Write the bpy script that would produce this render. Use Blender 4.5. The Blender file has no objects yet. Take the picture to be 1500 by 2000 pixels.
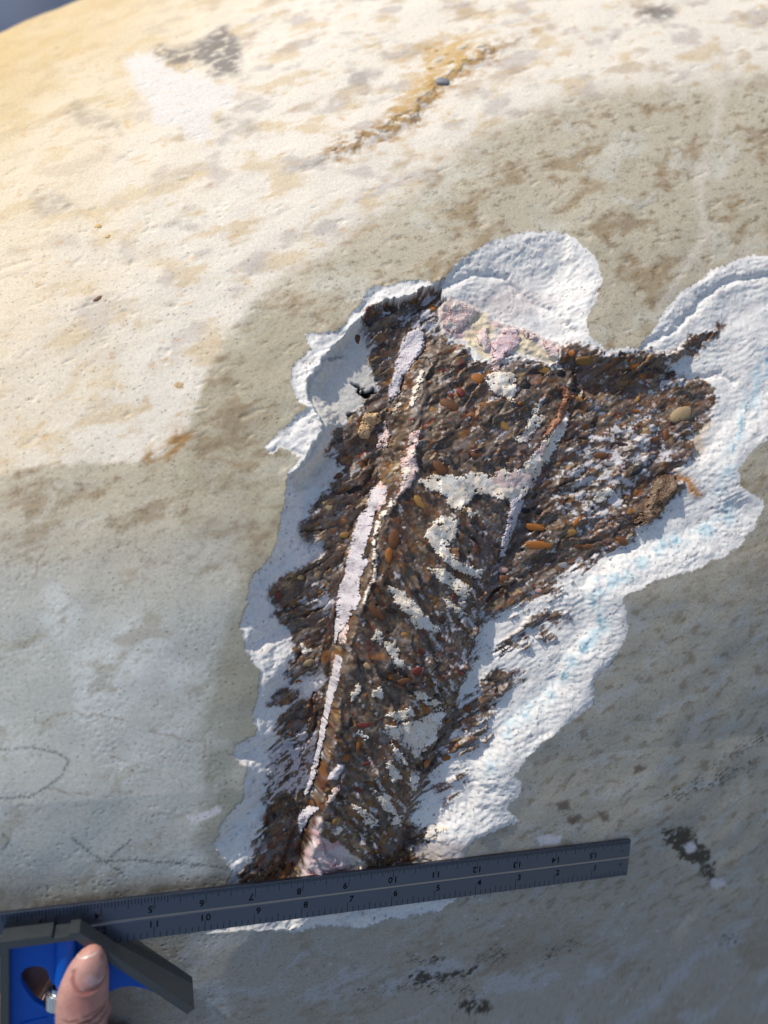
import bpy, bmesh, math, random
import numpy as np
from mathutils import Matrix, Vector
random.seed(7)
RNG = np.random.default_rng(11)
S = bpy.context.scene
COL = S.collection

# ------------------------------------------------------------------ frames
# "local" millimetre frame: x right, y along the rock face, z out of it; W() turns it into world metres (z up)
XW = np.array([1., 0, 0]); UPV = np.array([0, .6, .8]); YW = np.array([0, .8, -.6])
ROT = np.array([XW, YW, UPV])
EYE = np.array([0, -0.62, 0.92])
def W(p):
    return (np.asarray(p, float) * .001) @ ROT.T + EYE
def Wd(d):
    return np.asarray(d, float) @ ROT.T
FPX = 1500.0

# ------------------------------------------------------------------ camera
cam = bpy.data.cameras.new('camera'); camo = bpy.data.objects.new('camera', cam); COL.objects.link(camo)
cam.lens = 27; cam.sensor_width = 36; cam.sensor_fit = 'AUTO'
cam.clip_start = .01; cam.clip_end = 500
M = Matrix.Identity(4)
for i in range(3):
    for j in range(3): M[i][j] = ROT[i][j]
    M[i][3] = EYE[i]
camo.matrix_world = M
cam.dof.use_dof = True; cam.dof.focus_distance = .432; cam.dof.aperture_fstop = 3.2
S.camera = camo

# ------------------------------------------------------------------ sky and sun
SUN_L = np.array([-.44, .80, .44]); SUN_L /= np.linalg.norm(SUN_L)
sw = Wd(SUN_L)
elev = math.asin(sw[2]); azim = math.atan2(sw[0], sw[1])
wd = bpy.data.worlds.new("World"); S.world = wd; wd.use_nodes = True
nt = wd.node_tree; bg = nt.nodes['Background']
sky = nt.nodes.new('ShaderNodeTexSky'); sky.sky_type = 'NISHITA'; sky.sun_disc = False
sky.sun_elevation = elev; sky.sun_rotation = azim; sky.altitude = 100
sky.air_density = .85; sky.dust_density = 1.6; sky.ozone_density = .8
nt.links.new(sky.outputs[0], bg.inputs[0]); bg.inputs[1].default_value = .132
sl = bpy.data.lights.new('sun', 'SUN'); so = bpy.data.objects.new('sun', sl); COL.objects.link(so)
sl.energy = 3.45; sl.angle = math.radians(.6); sl.color = (1, .93, .82)
so.rotation_euler = Vector(sw).to_track_quat('Z', 'Y').to_euler()
so.location = (0, 0, 3)
S.view_settings.view_transform = 'Standard'; S.view_settings.look = 'None'
S.view_settings.gamma = 1; S.view_settings.exposure = 0.0

# ------------------------------------------------------------------ helpers
def lin(r, g, b):
    f = lambda c: ((c / 255 + .055) / 1.055) ** 2.4 if c > 10 else c / 255 / 12.92
    return np.array([f(r), f(g), f(b)])
def ss(a, b, x):
    t = np.clip((x - a) / (b - a), 0, 1); return t * t * (3 - 2 * t)
def mixc(c, d, m):
    return c + (np.asarray(d) - c) * m[:, None]
_P = np.random.default_rng(5).permutation(4096)
_P = np.concatenate([_P, _P]).astype(np.int32)
_G = np.stack([np.cos(np.arange(4096) * 2.39996), np.sin(np.arange(4096) * 2.39996)], 1).astype(np.float32); _GX = np.ascontiguousarray(_G[:, 0]); _GY = np.ascontiguousarray(_G[:, 1])
def hsh(ix, iy, seed):
    return _P[(_P[(ix + seed * 131) & 4095] + iy + seed * 17) & 4095]
def gn(x, y, seed=0):
    x = np.asarray(x, np.float32); y = np.asarray(y, np.float32); flx = np.floor(x); fly = np.floor(y)
    ix = flx.astype(np.int32); iy = fly.astype(np.int32); fx = x - flx; fy = y - fly
    u = fx * fx * fx * (fx * (fx * 6 - 15) + 10); v = fy * fy * fy * (fy * (fy * 6 - 15) + 10)
    def d(ox, oy):
        g = hsh(ix + ox, iy + oy, seed)
        return _GX[g] * (fx - ox) + _GY[g] * (fy - oy)
    a = d(0, 0); a += (d(1, 0) - a) * u
    b = d(0, 1); b += (d(1, 1) - b) * u
    return (a + (b - a) * v) * 1.5
def fbm(x, y, octv, seed=0, gain=.5):
    o = 0; a = 1.; t = 0
    for k in range(octv):
        o = o + a * gn(x, y, seed + k * 3); t += a; a *= gain; x = x * 2.03 + 11.7; y = y * 2.03 - 5.3
    return o / t
def ridged(x, y, octv, seed=0):
    o = 0; a = 1.; t = 0
    for k in range(octv):
        o = o + a * (1 - np.abs(gn(x, y, seed + k * 3)) * 2); t += a; a *= .5; x = x * 2.1 + 3.1; y = y * 2.1 + 7.7
    return o / t
def worley(x, y, seed=0):
    x = np.asarray(x, np.float32); y = np.asarray(y, np.float32); ix = np.floor(x).astype(np.int32); iy = np.floor(y).astype(np.int32)
    f1 = np.full(x.shape, 9., np.float32); f2 = f1.copy(); idd = np.zeros(x.shape, np.int32)
    for ox in (-1, 0, 1):
        for oy in (-1, 0, 1):
            h = hsh(ix + ox, iy + oy, seed)
            cx = ix + ox + (h % 64) / 64; cy = iy + oy + (h // 64) / 64
            d = np.sqrt((cx - x) ** 2 + (cy - y) ** 2, dtype=np.float32)
            m = d < f1
            f2 = np.where(m, f1, np.minimum(f2, d)); idd = np.where(m, h, idd); f1 = np.where(m, d, f1)
    return f1, f2, (idd * 0.6180339) % 1.0
# signed distance (photo-scale units) to a polygon on a coarse raster, positive inside, sampled bilinearly
X0, Y0, ST = -420, -420, 3
NXR, NYR = 780, 960
def sdf(poly, reach=60):
    P = np.array(poly, float)
    x0 = max(0, int((P[:, 0].min() - reach - X0) / ST)); x1 = min(NXR, int((P[:, 0].max() + reach - X0) / ST) + 2)
    y0 = max(0, int((P[:, 1].min() - reach - Y0) / ST)); y1 = min(NYR, int((P[:, 1].max() + reach - Y0) / ST) + 2)
    gx, gy = np.meshgrid(X0 + ST * np.arange(x0, x1), Y0 + ST * np.arange(y0, y1))
    d = np.full(gx.shape, 1e9); ins = np.zeros(gx.shape, bool)
    n = len(P)
    for i in range(n):
        a = P[i]; b = P[(i + 1) % n]; e = b - a; L2 = e @ e + 1e-9
        t = np.clip(((gx - a[0]) * e[0] + (gy - a[1]) * e[1]) / L2, 0, 1)
        d = np.minimum(d, (gx - a[0] - e[0] * t) ** 2 + (gy - a[1] - e[1] * t) ** 2)
        c = (a[1] > gy) != (b[1] > gy)
        xi = a[0] + (gy - a[1]) * e[0] / (e[1] if abs(e[1]) > 1e-9 else 1e-9)
        ins ^= c & (gx < xi)
    r = np.sqrt(d) * np.where(ins, 1, -1)
    full = np.full((NYR, NXR), -float(reach)); full[y0:y1, x0:x1] = r
    return full
def linesdf(pts, reach=80):
    P = np.array(pts, float)
    x0 = max(0, int((P[:, 0].min() - reach - X0) / ST)); x1 = min(NXR, int((P[:, 0].max() + reach - X0) / ST) + 2)
    y0 = max(0, int((P[:, 1].min() - reach - Y0) / ST)); y1 = min(NYR, int((P[:, 1].max() + reach - Y0) / ST) + 2)
    gx, gy = np.meshgrid(X0 + ST * np.arange(x0, x1), Y0 + ST * np.arange(y0, y1))
    d = np.full(gx.shape, float(reach) ** 2)
    for a, b in zip(P[:-1], P[1:]):
        e = b - a; L2 = e @ e + 1e-9
        t = np.clip(((gx - a[0]) * e[0] + (gy - a[1]) * e[1]) / L2, 0, 1)
        d = np.minimum(d, (gx - a[0] - e[0] * t) ** 2 + (gy - a[1] - e[1] * t) ** 2)
    full = np.full((NYR, NXR), float(reach)); full[y0:y1, x0:x1] = np.sqrt(d)
    return full
def samp(F, x, y):
    u = np.clip((x - X0) / ST, 0, NXR - 1.001); v = np.clip((y - Y0) / ST, 0, NYR - 1.001)
    i = u.astype(int); j = v.astype(int); u = u - i; v = v - j
    return (F[j, i] * (1 - u) + F[j, i + 1] * u) * (1 - v) + (F[j + 1, i] * (1 - u) + F[j + 1, i + 1] * u) * v

# ------------------------------------------------------------------ outlines seen on the rock
HOLLOW = [(864,548),(900,507),(960,470),(1040,450),(1110,455),(1150,485),(1163,505),(1180,545),(1162,590),(1146,620),(1150,655),(1182,684),
 (1250,676),(1290,620),(1330,570),(1380,535),(1440,505),(1520,496),(1640,520),(1640,780),(1520,835),(1470,880),(1440,920),(1450,950),(1490,980),
 (1480,1020),(1440,1070),(1360,1112),(1270,1137),(1215,1170),(1229,1230),(1200,1290),(1165,1322),(1158,1372),(1120,1402),(1060,1450),(1012,1500),
 (1000,1520),(1022,1525),(1010,1555),(988,1580),(1017,1606),(960,1625),(928,1640),(910,1668),(890,1752),(850,1782),(800,1790),(750,1800),(700,1816),
 (640,1806),(580,1822),(480,1815),(400,1826),(430,1760),(455,1702),(415,1650),(440,1600),(470,1570),(477,1545),(480,1500),(450,1478),(460,1455),(500,1440),
 (495,1400),(507,1340),(510,1310),(480,1270),(470,1220),(482,1180),(490,1130),(520,1098),(537,1070),(560,960),(560,925),(589,892),(549,874),(531,892),(518,874),(534,852),(560,832),
 (600,797),(578,779),(567,742),(571,716),(608,683),(593,654),(655,648),(677,628),(721,566),(780,551)]
CORE = [(699,632),(722,603),(752,588),(797,581),(842,556),(862,580),(852,640),(870,662),(905,680),(930,705),(965,715),(1000,695),(1050,712),(1088,715),
 (1098,668),(1150,678),(1200,690),(1265,684),(1310,688),(1350,658),(1412,648),(1360,690),(1300,715),(1325,737),(1385,745),(1405,780),(1390,803),(1372,835),
 (1339,855),(1360,890),(1315,925),(1335,950),(1318,978),(1283,1015),(1244,1028),(1225,1058),(1197,1076),(1153,1097),(1132,1117),(1067,1145),(1105,1156),(1015,1184),
 (958,1206),(937,1227),(915,1310),(893,1385),(958,1318),(1000,1303),(1024,1306),(1020,1330),(985,1347),(962,1385),(935,1412),(880,1430),(925,1460),(868,1470),(835,1520),(812,1570),
 (795,1610),(817,1612),(845,1618),(843,1640),(807,1677),(770,1740),(480,1745),(462,1710),(483,1677),(513,1617),(517,1570),(525,1500),(545,1440),(523,1428),(550,1393),(587,1362),
 (627,1353),(633,1313),(568,1332),(557,1320),(577,1287),(567,1270),(560,1227),(530,1197),(533,1167),(528,1143),(547,1127),(580,1113),(630,1083),(633,1060),(597,1067),
 (583,1037),(587,1020),(613,990),(633,958),(677,922),(670,907),(655,896),(635,885),(655,837),(685,808),(714,786),(743,753),(732,746),(721,720),(714,665)]
ISLES = [[(1015,1225),(1060,1190),(1100,1195),(1112,1205),(1060,1222),(1030,1229)],[(963,1270),(989,1249),(1032,1236),(1038,1257),(993,1275)],
 [(1054,1238),(1092,1230),(1080,1252)],[(833,1545),(860,1523),(905,1508),(900,1525),(877,1539)],[(850,1584),(873,1562),(899,1539),(887,1562),(860,1589)],
 [(870,1440),(930,1425),(960,1395),(945,1440),(900,1462)],[(1330,700),(1360,660),(1415,628),(1400,655),(1370,690)],[(525,1370),(560,1345),(592,1352),(560,1385)],[(540,1462),(590,1440),(620,1452),(600,1490),(550,1500)],[(520,1530),(570,1500),(600,1510),(580,1550)]]
FROST = [[(545,1440),(620,1430),(625,1500),(600,1545),(520,1545),(525,1490)],[(1085,940),(1120,900),(1180,850),(1250,815),(1300,830),(1290,870),(1320,880),(1270,930),(1230,980),(1190,1010),(1130,1020),(1085,1000)],
 [(770,640),(800,600),(850,595),(852,640),(830,660)],[(1110,880),(1200,820),(1270,800),(1300,820),(1180,880)],[(590,1180),(640,1150),(660,1170),(640,1200)],[(1260,760),(1320,740),(1345,735),(1300,765)]]
# white veins (thin slabs standing in the core) and flakes
VEINS = [[(791,654),(817,639),(831,658),(828,683),(806,713),(787,738),(780,768),(758,788),(757,764),(768,727),(779,683)],
 [(723,953),(757,950),(753,977),(733,1000),(727,1027),(720,1053),(711,1083),(721,1097),(704,1127),(701,1157),(707,1170),(690,1197),(677,1217),(661,1237),(652,1265),(654,1217),(656,1177),(662,1143),(672,1123),(679,1083),(686,1050),(696,1017),(706,1000),(719,993)],
 [(656,1278),(671,1283),(662,1330),(649,1370),(637,1420),(622,1490),(606,1540),(596,1556),(592,1550),(604,1515),(618,1455),(630,1400),(640,1352),(646,1317)],
 [(997,978),(1025,961),(1016,998),(998,1045),(985,1086),(972,1091),(979,1058),(992,1006)],
 [(580,1597),(590,1579),(628,1572),(607,1592),(583,1630)],[(633,1523),(643,1506),(660,1492),(678,1492),(657,1521)]]
FLAKES = [[(945,735),(975,722),(1005,728),(1010,755),(1006,787),(985,777),(960,767)],
 [(815,940),(850,925),(900,930),(930,918),(960,928),(985,915),(1010,920),(1040,888),(1062,860),(1098,800),(1112,808),(1105,845),(1082,882),(1062,912),(1040,952),(1012,982),(985,978),(965,972),(930,966),(905,992),(880,996),(865,966),(835,956)],
 [(1008,855),(1030,830),(1045,790),(1057,785),(1050,812),(1072,815),(1045,840),(1030,868),(1012,865)],
 [(848,1020),(870,1000),(896,1018),(890,1050),(872,1070),(902,1100),(947,1113),(937,1132),(900,1122),(860,1092),(835,1062),(828,1045)],
 [(833,1108),(870,1110),(922,1150),(907,1172),(880,1150),(858,1135)],
 [(753,1138),(800,1163),(832,1200),(852,1227),(810,1232),(793,1200),(768,1172)],
 [(745,1248),(772,1255),(792,1308),(770,1302)],[(725,1347),(746,1338),(747,1365),(725,1362)],[(688,1345),(702,1333),(707,1352),(684,1372)],
 [(745,1420),(790,1408),(830,1400),(862,1378),(872,1395),(842,1442),(812,1482),(795,1462),(770,1442)],
 [(748,1478),(776,1500),(787,1522),(765,1527)],[(728,1540),(762,1555),(777,1592),(750,1582)],[(683,1568),(712,1580),(737,1602),(725,1622)],
 [(795,800),(805,760),(822,720),(832,722),(815,770),(806,800)],[(765,800),(782,782),(785,792),(770,806)],[(1160,965),(1190,950),(1200,965),(1175,985),(1155,980)],
 [(585,1255),(600,1262),(612,1272),(590,1278)],[(735,1225),(752,1240),(745,1262),(728,1250)],[(830,1420),(858,1420),(850,1450),(825,1470)],[(840,1610),(870,1615),(850,1640),(825,1640)]]
PINKS = [[(750,820),(762,850),(756,872),(736,881),(738,850)],[(797,845),(822,840),(811,889),(819,922),(803,951),(772,975),(786,933),(779,900),(794,889)],
 [(727,955),(743,938),(758,951),(752,984),(740,1000),(719,996)],[(660,1240),(675,1220),(688,1212),(676,1240),(676,1258),(662,1262)],
 [(637,1563),(650,1540),(663,1530),(667,1500),(672,1512),(661,1547),(645,1568)]]
CREST_CREAM = [(706,1178),(714,1150),(728,1130),(728,1080),(722,1060),(736,1010),(766,972),(772,984),(746,1016),(732,1050),(737,1085),(736,1128),(722,1150),(712,1185)]
PINKCAP = [(855,600),(880,578),(905,592),(940,606),(965,622),(1000,638),(1060,658),(1100,670),(1092,714),(1070,702),(1040,692),(1012,682),(992,692),(977,714),(960,722),(948,692),(920,676),(890,662),(868,656),(858,625)]
CREAMCAP = [[(915,625),(940,606),(967,628),(957,660),(952,702),(925,690),(903,662)],[(1002,648),(1030,658),(1062,680),(1092,700),(1080,717),(1045,700),(1010,690)]]
LOWPINK = [(583,1712),(603,1650),(617,1597),(631,1592),(627,1633),(640,1643),(663,1646),(687,1667),(715,1687),(714,1745),(585,1745)]
REDBAR = [(1080,751),(1100,756),(1118,768),(1112,796),(1096,826),(1071,851),(1062,848),(1084,811),(1097,786),(1099,772)]
FACET = [(699,625),(714,665),(721,720),(732,746),(714,786),(685,808),(655,837),(635,885),(655,896),(670,907),(640,950),(575,960),(564,929),(586,914),(604,881),(622,856),(630,826),(611,793),(597,771),(604,738),(633,698),(666,661)]
LIPLINE = [(864,548),(839,559),(795,579),(750,586),(699,625),(666,661),(633,698),(604,738),(597,771),(611,793),(630,826),(622,856),(604,881),(586,914),(564,929)]
LIP2 = [(870,560),(930,535),(985,545),(1030,590),(1085,610),(1120,650)]
RIGHTLIP = [(1255,675),(1310,650),(1350,610),(1400,560),(1440,545),(1510,540)]
RIGHTLIP2 = [(1300,725),(1345,740),(1380,735),(1410,730),(1430,745)]
CREAM = [(-420,935),(0,925),(150,906),(250,905),(300,895),(350,860),(380,800),(400,740),(440,662),(490,600),(560,540),(640,500),(720,440),(830,350),(900,300),(1000,240),(1100,200),(1200,180),(1300,170),(1400,165),(1500,140),(1900,60),(1900,-420),(-420,-420)]
WHITEPATCH = [(243,115),(290,103),(332,132),(392,148),(462,180),(446,205),(412,222),(408,262),(384,284),(350,250),(300,240),(290,200),(262,160)]
GREYSTAIN = [[(400,80),(440,50),(470,90),(465,140),(420,150),(405,120),(350,120),(300,100),(320,90),(360,98)],[(1245,20),(1300,5),(1320,20),(1290,45),(1250,40)],[(150,200),(220,230),(240,260),(180,250),(130,220)],[(430,230),(500,240),(500,260),(440,262)],[(60,385),(110,380),(150,405),(80,420)],[(680,130),(720,140),(715,170),(690,160)]]
WET = [(500,598),(440,660),(404,740),(392,800),(370,880),(345,950),(343,1000),(362,1025),(400,1060),(440,1080),(478,1110),(450,1200),(425,1260),(412,1350),(392,1420),(400,1480),(393,1560),(385,1640),(440,1760),(600,1760),(700,1200),(700,620),(600,590)]
CRACKS = [[(660,300),(720,268),(752,262),(772,235),(795,225),(808,232),(830,195),(850,172),(880,150),(930,118),(965,100)],[(300,896),(335,870),(355,852)]]
CYAN = [(1505,690),(1470,770),(1441,853),(1412,956),(1400,972),(1422,1006),(1392,1032),(1283,1071),(1223,1123),(1171,1141),(1158,1184),(1175,1223),(1127,1284),(1106,1310),(1084,1353),(1041,1383),(997,1420),(983,1450),(960,1500)]
BLACKSTAIN = [[(1285,1630),(1330,1615),(1352,1620),(1375,1650),(1392,1670),(1390,1700),(1398,1720),(1385,1735),(1368,1690),(1330,1680),(1310,1650)],[(795,1905),(830,1895),(850,1910),(830,1925),(800,1915)],[(850,1905),(925,1890),(930,1900),(870,1920)],[(900,1960),(950,1950),(960,1975),(900,1978)],[(835,1870),(870,1865),(865,1877),(838,1880)]]
SPOTS = [[(1085,1570),(1108,1565),(1112,1580),(1090,1585)],[(1108,1598),(1130,1588),(1140,1600),(1118,1610)],[(1168,1585),(1185,1590),(1187,1605),(1175,1602)],[(1240,1498),(1260,1495),(1262,1502),(1240,1510)]]
WHITESPOTS = [[(1045,1640),(1065,1630),(1098,1632),(1090,1645),(1060,1654)],[(1335,1650),(1358,1645),(1360,1662),(1345,1668)],[(1388,1720),(1415,1718),(1420,1730),(1390,1732)],[(365,1595),(395,1585),(430,1578),(428,1590),(395,1605),(370,1610)]]

# ------------------------------------------------------------------ boulder surface grid
def axis(lo, a, b, hi, n, m):
    inn = np.linspace(a, b, n); st = (b - a) / (n - 1)
    def out(L, m):
        k = np.arange(1, m + 1); g = k ** 1.7; return g / g[-1] * L
    return np.concatenate([a - out(a - lo, m)[::-1], inn, b + out(hi - b, m)])
gx = axis(-500, -265, 285, 560, 850, 55)
gy = axis(-560, -300, 365, 560, 1010, 55)
NX, NY = len(gx), len(gy)
BX, BY = [a.ravel() for a in np.meshgrid(gx, gy)]
def base(x, y):
    dx = x - 30; Y = y + 203
    z = -436 - .30 * dx - .5 * np.where(dx < 0, .0008, .0004) * dx * dx + np.where(Y > -30, .28 * Y - .00084 * Y * Y, -9.156 + .3304 * (Y + 30) - .0003 * (Y + 30) ** 2)
    z = z + .00062 * dx * np.maximum(0, Y - 60) * (Y > 0)
    z = z - 24 * np.exp(-((x + 215) / 70) ** 2 - ((y + 300) / 55) ** 2)
    def fall(e, k): return k * np.maximum(0, e) ** 2
    e = (x + 322) * -.66 + (y - 388) * .75 + 6 * gn(x / 60, y / 60, 77)
    z = z - fall(e + 22, .012) - fall(x - 380, .012) - fall(-x - 370, .012) - fall(-y - 400, .012) - fall(y - 430, .012)
    return z
BZ = base(BX, BY)
def grid_normals(P):
    G = P.reshape(NY, NX, 3)
    du = np.gradient(G, axis=1); dv = np.gradient(G, axis=0)
    n = np.cross(du, dv); n /= np.linalg.norm(n, axis=2, keepdims=True) + 1e-12
    return n.reshape(-1, 3)
P0 = np.stack([BX, BY, BZ], 1)
N0 = grid_normals(P0)
def proj(P):
    return 750 - FPX * P[:, 0] / P[:, 2], 1000 + FPX * P[:, 1] / P[:, 2]

INNER = HOLLOW[:HOLLOW.index((560, 925)) + 1] + LIPLINE[:0:-1]
VALLEY = [[(612,1050),(575,1075),(525,1098)],[(575,1222),(535,1240),(490,1262)],[(590,1312),(545,1345),(500,1380)],[(540,1560),(490,1590),(430,1640)],[(560,1450),(500,1470),(460,1480)],[(640,895),(600,925),(570,945)]]
F_in = sdf(INNER, 200); F_val = linesdf(VALLEY[0])
for L_ in VALLEY[1:]: F_val = np.minimum(F_val, linesdf(L_))
F_h = sdf(HOLLOW, 200); F_core = sdf(CORE, 60)
for p in ISLES: F_core = np.maximum(F_core, sdf(p, 60))
F_facet = sdf(FACET, 60); F_pinkcap = sdf(PINKCAP, 60); F_lowpink = sdf(LOWPINK, 60)
F_lip = linesdf(LIPLINE); F_lip2 = linesdf(LIP2); F_rlip = np.minimum(linesdf(RIGHTLIP), linesdf(RIGHTLIP2))
F_crack = np.minimum(linesdf(CRACKS[0]), linesdf(CRACKS[1]) + 3)
ip = np.interp
def large_height(qx, qy):
    dout = samp(F_h, qx, qy); d = samp(F_in, qx, qy)
    xL = ip(qy, [548,586,625,698,771,826,881,929,1000,1100,1200,1300,1400,1500,1600,1700], [864,750,699,633,597,630,604,564,553,520,475,500,495,470,440,455])
    xf = ip(qy, [560,640,780,900,1010,1100,1250,1350,1450,1540,1640,1760], [800,785,758,735,693,670,650,638,626,603,583,570])
    xc = ip(qy, [560,640,660,740,860,960,1040,1130,1220,1330,1480,1600,1760], [868,872,868,835,812,785,745,722,700,672,648,628,592])
    xr = ip(qy, [690,760,850,1000,1090,1180,1330,1450,1580,1690,1760], [1110,1112,1075,1005,968,940,900,845,795,760,740])
    xR = ip(qy, [500,690,850,920,980,1070,1135,1170,1230,1320,1400,1500,1605,1640,1700,1780], [1600,1600,1500,1440,1490,1440,1270,1215,1230,1165,1120,1010,1015,925,900,860])
    xL = np.minimum(xL, xf - 20); xR = np.maximum(xR, xr + 60)
    hL = ip(qy, [600,900,1200,1700], [-6,-9,-9.5,-6]); hf = ip(qy, [560,700,900,1200,1700], [-9,-14,-19,-19,-12])
    hc = ip(qy, [560,660,700,900,1200,1500,1700], [-7,-8,-6,-1,2.4,1.8,-1.5]); hr = ip(qy, [660,800,1000,1200,1450,1700], [-10,-10,-11,-11.5,-10,-8])
    ht = hr - ip(qy, [660,760,1000,1200,1500,1700], [0,3,5,5,4,2])
    def seg(x, a, b, ha, hb):
        t = np.clip((x - a) / np.maximum(b - a, 1), 0, 1); return ha + (hb - ha) * t
    h = np.where(qx < xf, seg(qx, xL, xf, hL, hf), 0)
    h = np.where((qx >= xf) & (qx < xc), hf + (hc - hf) * ss(0, 1, (qx - xf) / np.maximum(xc - xf, 1)), h)
    m = (qx >= xc) & (qx < xr); t = np.clip((qx - xc) / np.maximum(xr - xc, 1), 0, 1)
    h = np.where(m, hc + (hr - hc) * (.35 * t + .65 * t ** 2.4), h)
    h = np.where(qx >= xr, hr + (ht - hr) * ss(0, 14, qx - xr), h)
    t = np.clip((qx - xr - 14) / np.maximum(xR - xr - 14, 1), 0, 1)
    h = np.where(qx >= xr + 14, ht * (1 - t * .75), h)
    wid = np.where(qx < xc, 34 + 46 * ss(950, 1150, qy), 75.)
    wid = np.where(qy < 700, np.where(qx < 862, 16., 95.), wid)
    # smooth the change of width
    S_ = ss(-2, 1, d / wid)
    S_ = np.where(d < 0, 0, np.minimum(1, (np.maximum(d, 0) / wid)) ** np.where(qx > xr, 1.25, .85))
    k = ip(qy, [1640, 1800], [1, .45])
    h = h * S_ * k
    # shoulder and fracture steps in the white fringe
    l2 = samp(F_lip2, qx, qy); h = h - 1.6 * np.exp(-(l2 / 7) ** 2) * (d > 0)
    rl = samp(F_rlip, qx, qy); h = h - 1.8 * np.exp(-(rl / 7) ** 2) * (d > 0)
    h = h - 2.2 * np.exp(-(samp(F_lip, qx, qy) / 5) ** 2) * (d > 0)
    h = h + 1.5 * np.exp(-((samp(F_lip, qx, qy) - 2) / 16) ** 2) * ss(-18, -2, d) * (d < 0) * .6
    h = h - 2.6 * np.exp(-(samp(F_val, qx, qy) / 15) ** 2) * ss(0, 25, d) - .7 * ss(-2, 4, dout) * (qx < 860)
    return h, dout
qx, qy = proj(P0)
for it in range(3):
    # ragged outlines: the same break edges, roughened at three scales
    w1 = 7 * fbm(BX / 9, BY / 9, 3, 21) + 4.2 * fbm(BX / 2.6, BY / 2.6, 2, 25, .6)
    w2 = 7 * fbm(BX / 9, BY / 9, 3, 31) + 4.2 * fbm(BX / 2.6, BY / 2.6, 2, 35, .6)
    wx, wy = qx + w1, qy + w2
    h, dH = large_height(wx, wy)
    P = P0 + N0 * h[:, None]
    qx, qy = proj(P)
wx, wy = qx + w1, qy + w2
rx, ry = qx + 2.2 * w1, qy + 2.2 * w2
IN = dH > 0

# grain directions in mm
ca, sa = math.cos(math.radians(22)), math.sin(math.radians(22))
SX = BX * ca + BY * sa; SY = -BX * sa + BY * ca           # along / across the bedding
xcq = ip(qy, [560,660,740,860,960,1040,1130,1220,1330,1480,1600,1760], [868,868,835,812,785,745,722,700,672,648,628,592]); xrq = ip(qy, [690,760,850,1000,1090,1180,1330,1450,1580,1690,1760], [1110,1112,1075,1005,968,940,900,845,795,760,740])
jit = 14 * fbm(BX / 7, BY / 7, 2, 97)
FACE = (qx > xcq + jit * .4) & (qx < xrq + jit * .6) & (qy > 905 + 4 * jit)
LEFTC = (qx <= xcq + jit * .4) & (qx > xcq - 60)
ang2 = np.radians(np.where(FACE, -54., np.where(LEFTC & (qy > 700), 62., np.where((qx < xcq) , 30., 30.))))
ca2, sa2 = np.cos(ang2), np.sin(ang2)
TX = BX * ca2 + BY * sa2; TY = -BX * sa2 + BY * ca2
dC = samp(F_core, rx, ry)
mix_zone = np.full(len(BX), -60.)
for p in FROST: mix_zone = np.maximum(mix_zone, samp(sdf(p, 40), wx, wy))
fib = fbm(TX / 17, TY / 2.6, 4, 41, .6); RGT = ss(-30, 60, qx - xrq) * ss(1010, 1090, qy) + ss(620, 560, qx) * ss(1250, 1330, qy)
coreM = ss(-3, 3, dC + (9 + (26 * (qx > 700) + 12 * (qx <= 700)) * RGT) * fib * ss(-26 - 25 * RGT, 0, dC))
# ------- fine heights
print('noise heights')
rough_top = ss(1050, 600, qy - .25 * qx)
nW = 2.2 * fbm(BX / 75, BY / 75, 3, 1) + (.10 + .20 * rough_top) * fbm(SX / 22, SY / 11, 4, 4) + (.05 + .06 * rough_top) * fbm(BX / 2.6, BY / 2.2, 3, 8)
pit = worley(BX / 3.1 + .3 * gn(BX / 2, BY / 2, 16), BY / 2.7, 19); nW -= .22 * ss(.34, .1, pit[0]) * (pit[2] > .45) * ss(.0, .35, fbm(BX / 26, BY / 22, 3, 18) + .12) * ss(560, 400, qx) * ss(850, 1000, qy)
nW += -.5 * ss(.25, .6, fbm(SX / 14, SY / 7, 3, 14)) * ss(1000, 800, qy)
bandr = ridged(SX / 26, SY / 9, 4, 50)
nR = 1.5 * fbm(BX / 24, BY / 24, 3, 52) + .38 * fbm(TX / 12, TY / 5, 4, 54) + .22 * (bandr - .55) + .30 * fbm(BX / 4, BY / 3.4, 3, 57, .6) + .13 * fbm(BX / 1.8, BY / 1.6, 2, 58)
crk2 = np.abs(gn(SX / 15 + .5 * gn(BX / 6, BY / 6, 63), SY / 6.5 + .4 * gn(BX / 5, BY / 5, 64), 65)); nR -= .6 * np.exp(-(crk2 / .025) ** 2) * ss(-.1, .25, fbm(BX / 18, BY / 18, 2, 66))
ter = SY / 3.4 + 1.6 * fbm(BX / 25, BY / 25, 3, 59); nR += .10 * np.maximum(0, fbm(BX / 1.1, BY / 1.1, 2, 67)) + .35 * (np.abs((ter % 1) - .5) * 2 - .5) * ss(-.1, .4, fbm(BX / 22, BY / 22, 2, 60))
f1a, f2a, ida = worley(TX / 6.8 + .75 * fbm(BX / 3.2, BY / 3.2, 3, 61), TY / 4.2 + .75 * fbm(BX / 3.2, BY / 3.2, 3, 62), 3)
f1b, f2b, idb = worley(TX / 3.1 + .8 * fbm(BX / 1.9, BY / 1.9, 2, 83), TY / 1.9 + .8 * fbm(BX / 1.9, BY / 1.9, 2, 84), 6)
nC = 3.0 * fbm(TX / 30, TY / 10, 4, 71) + .45 * fbm(TX / 5.5, TY / 3.2, 3, 74) + .16 * fbm(BX / 1.5, BY / 1.5, 2, 78)
ter = TY / 10 + 1.5 * fbm(TX / 24, TY / 18, 4, 81); nC += 2.9 * (ter % 1) * ss(0, .3, fbm(BX / 25, BY / 25, 2, 82) + .1)
peb = ss(.55, .1, f1a) * (ida > .45); nC += .25 * peb * (ida > .62) + .10 * ss(.5, .1, f1b) * (idb > .5)
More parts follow.
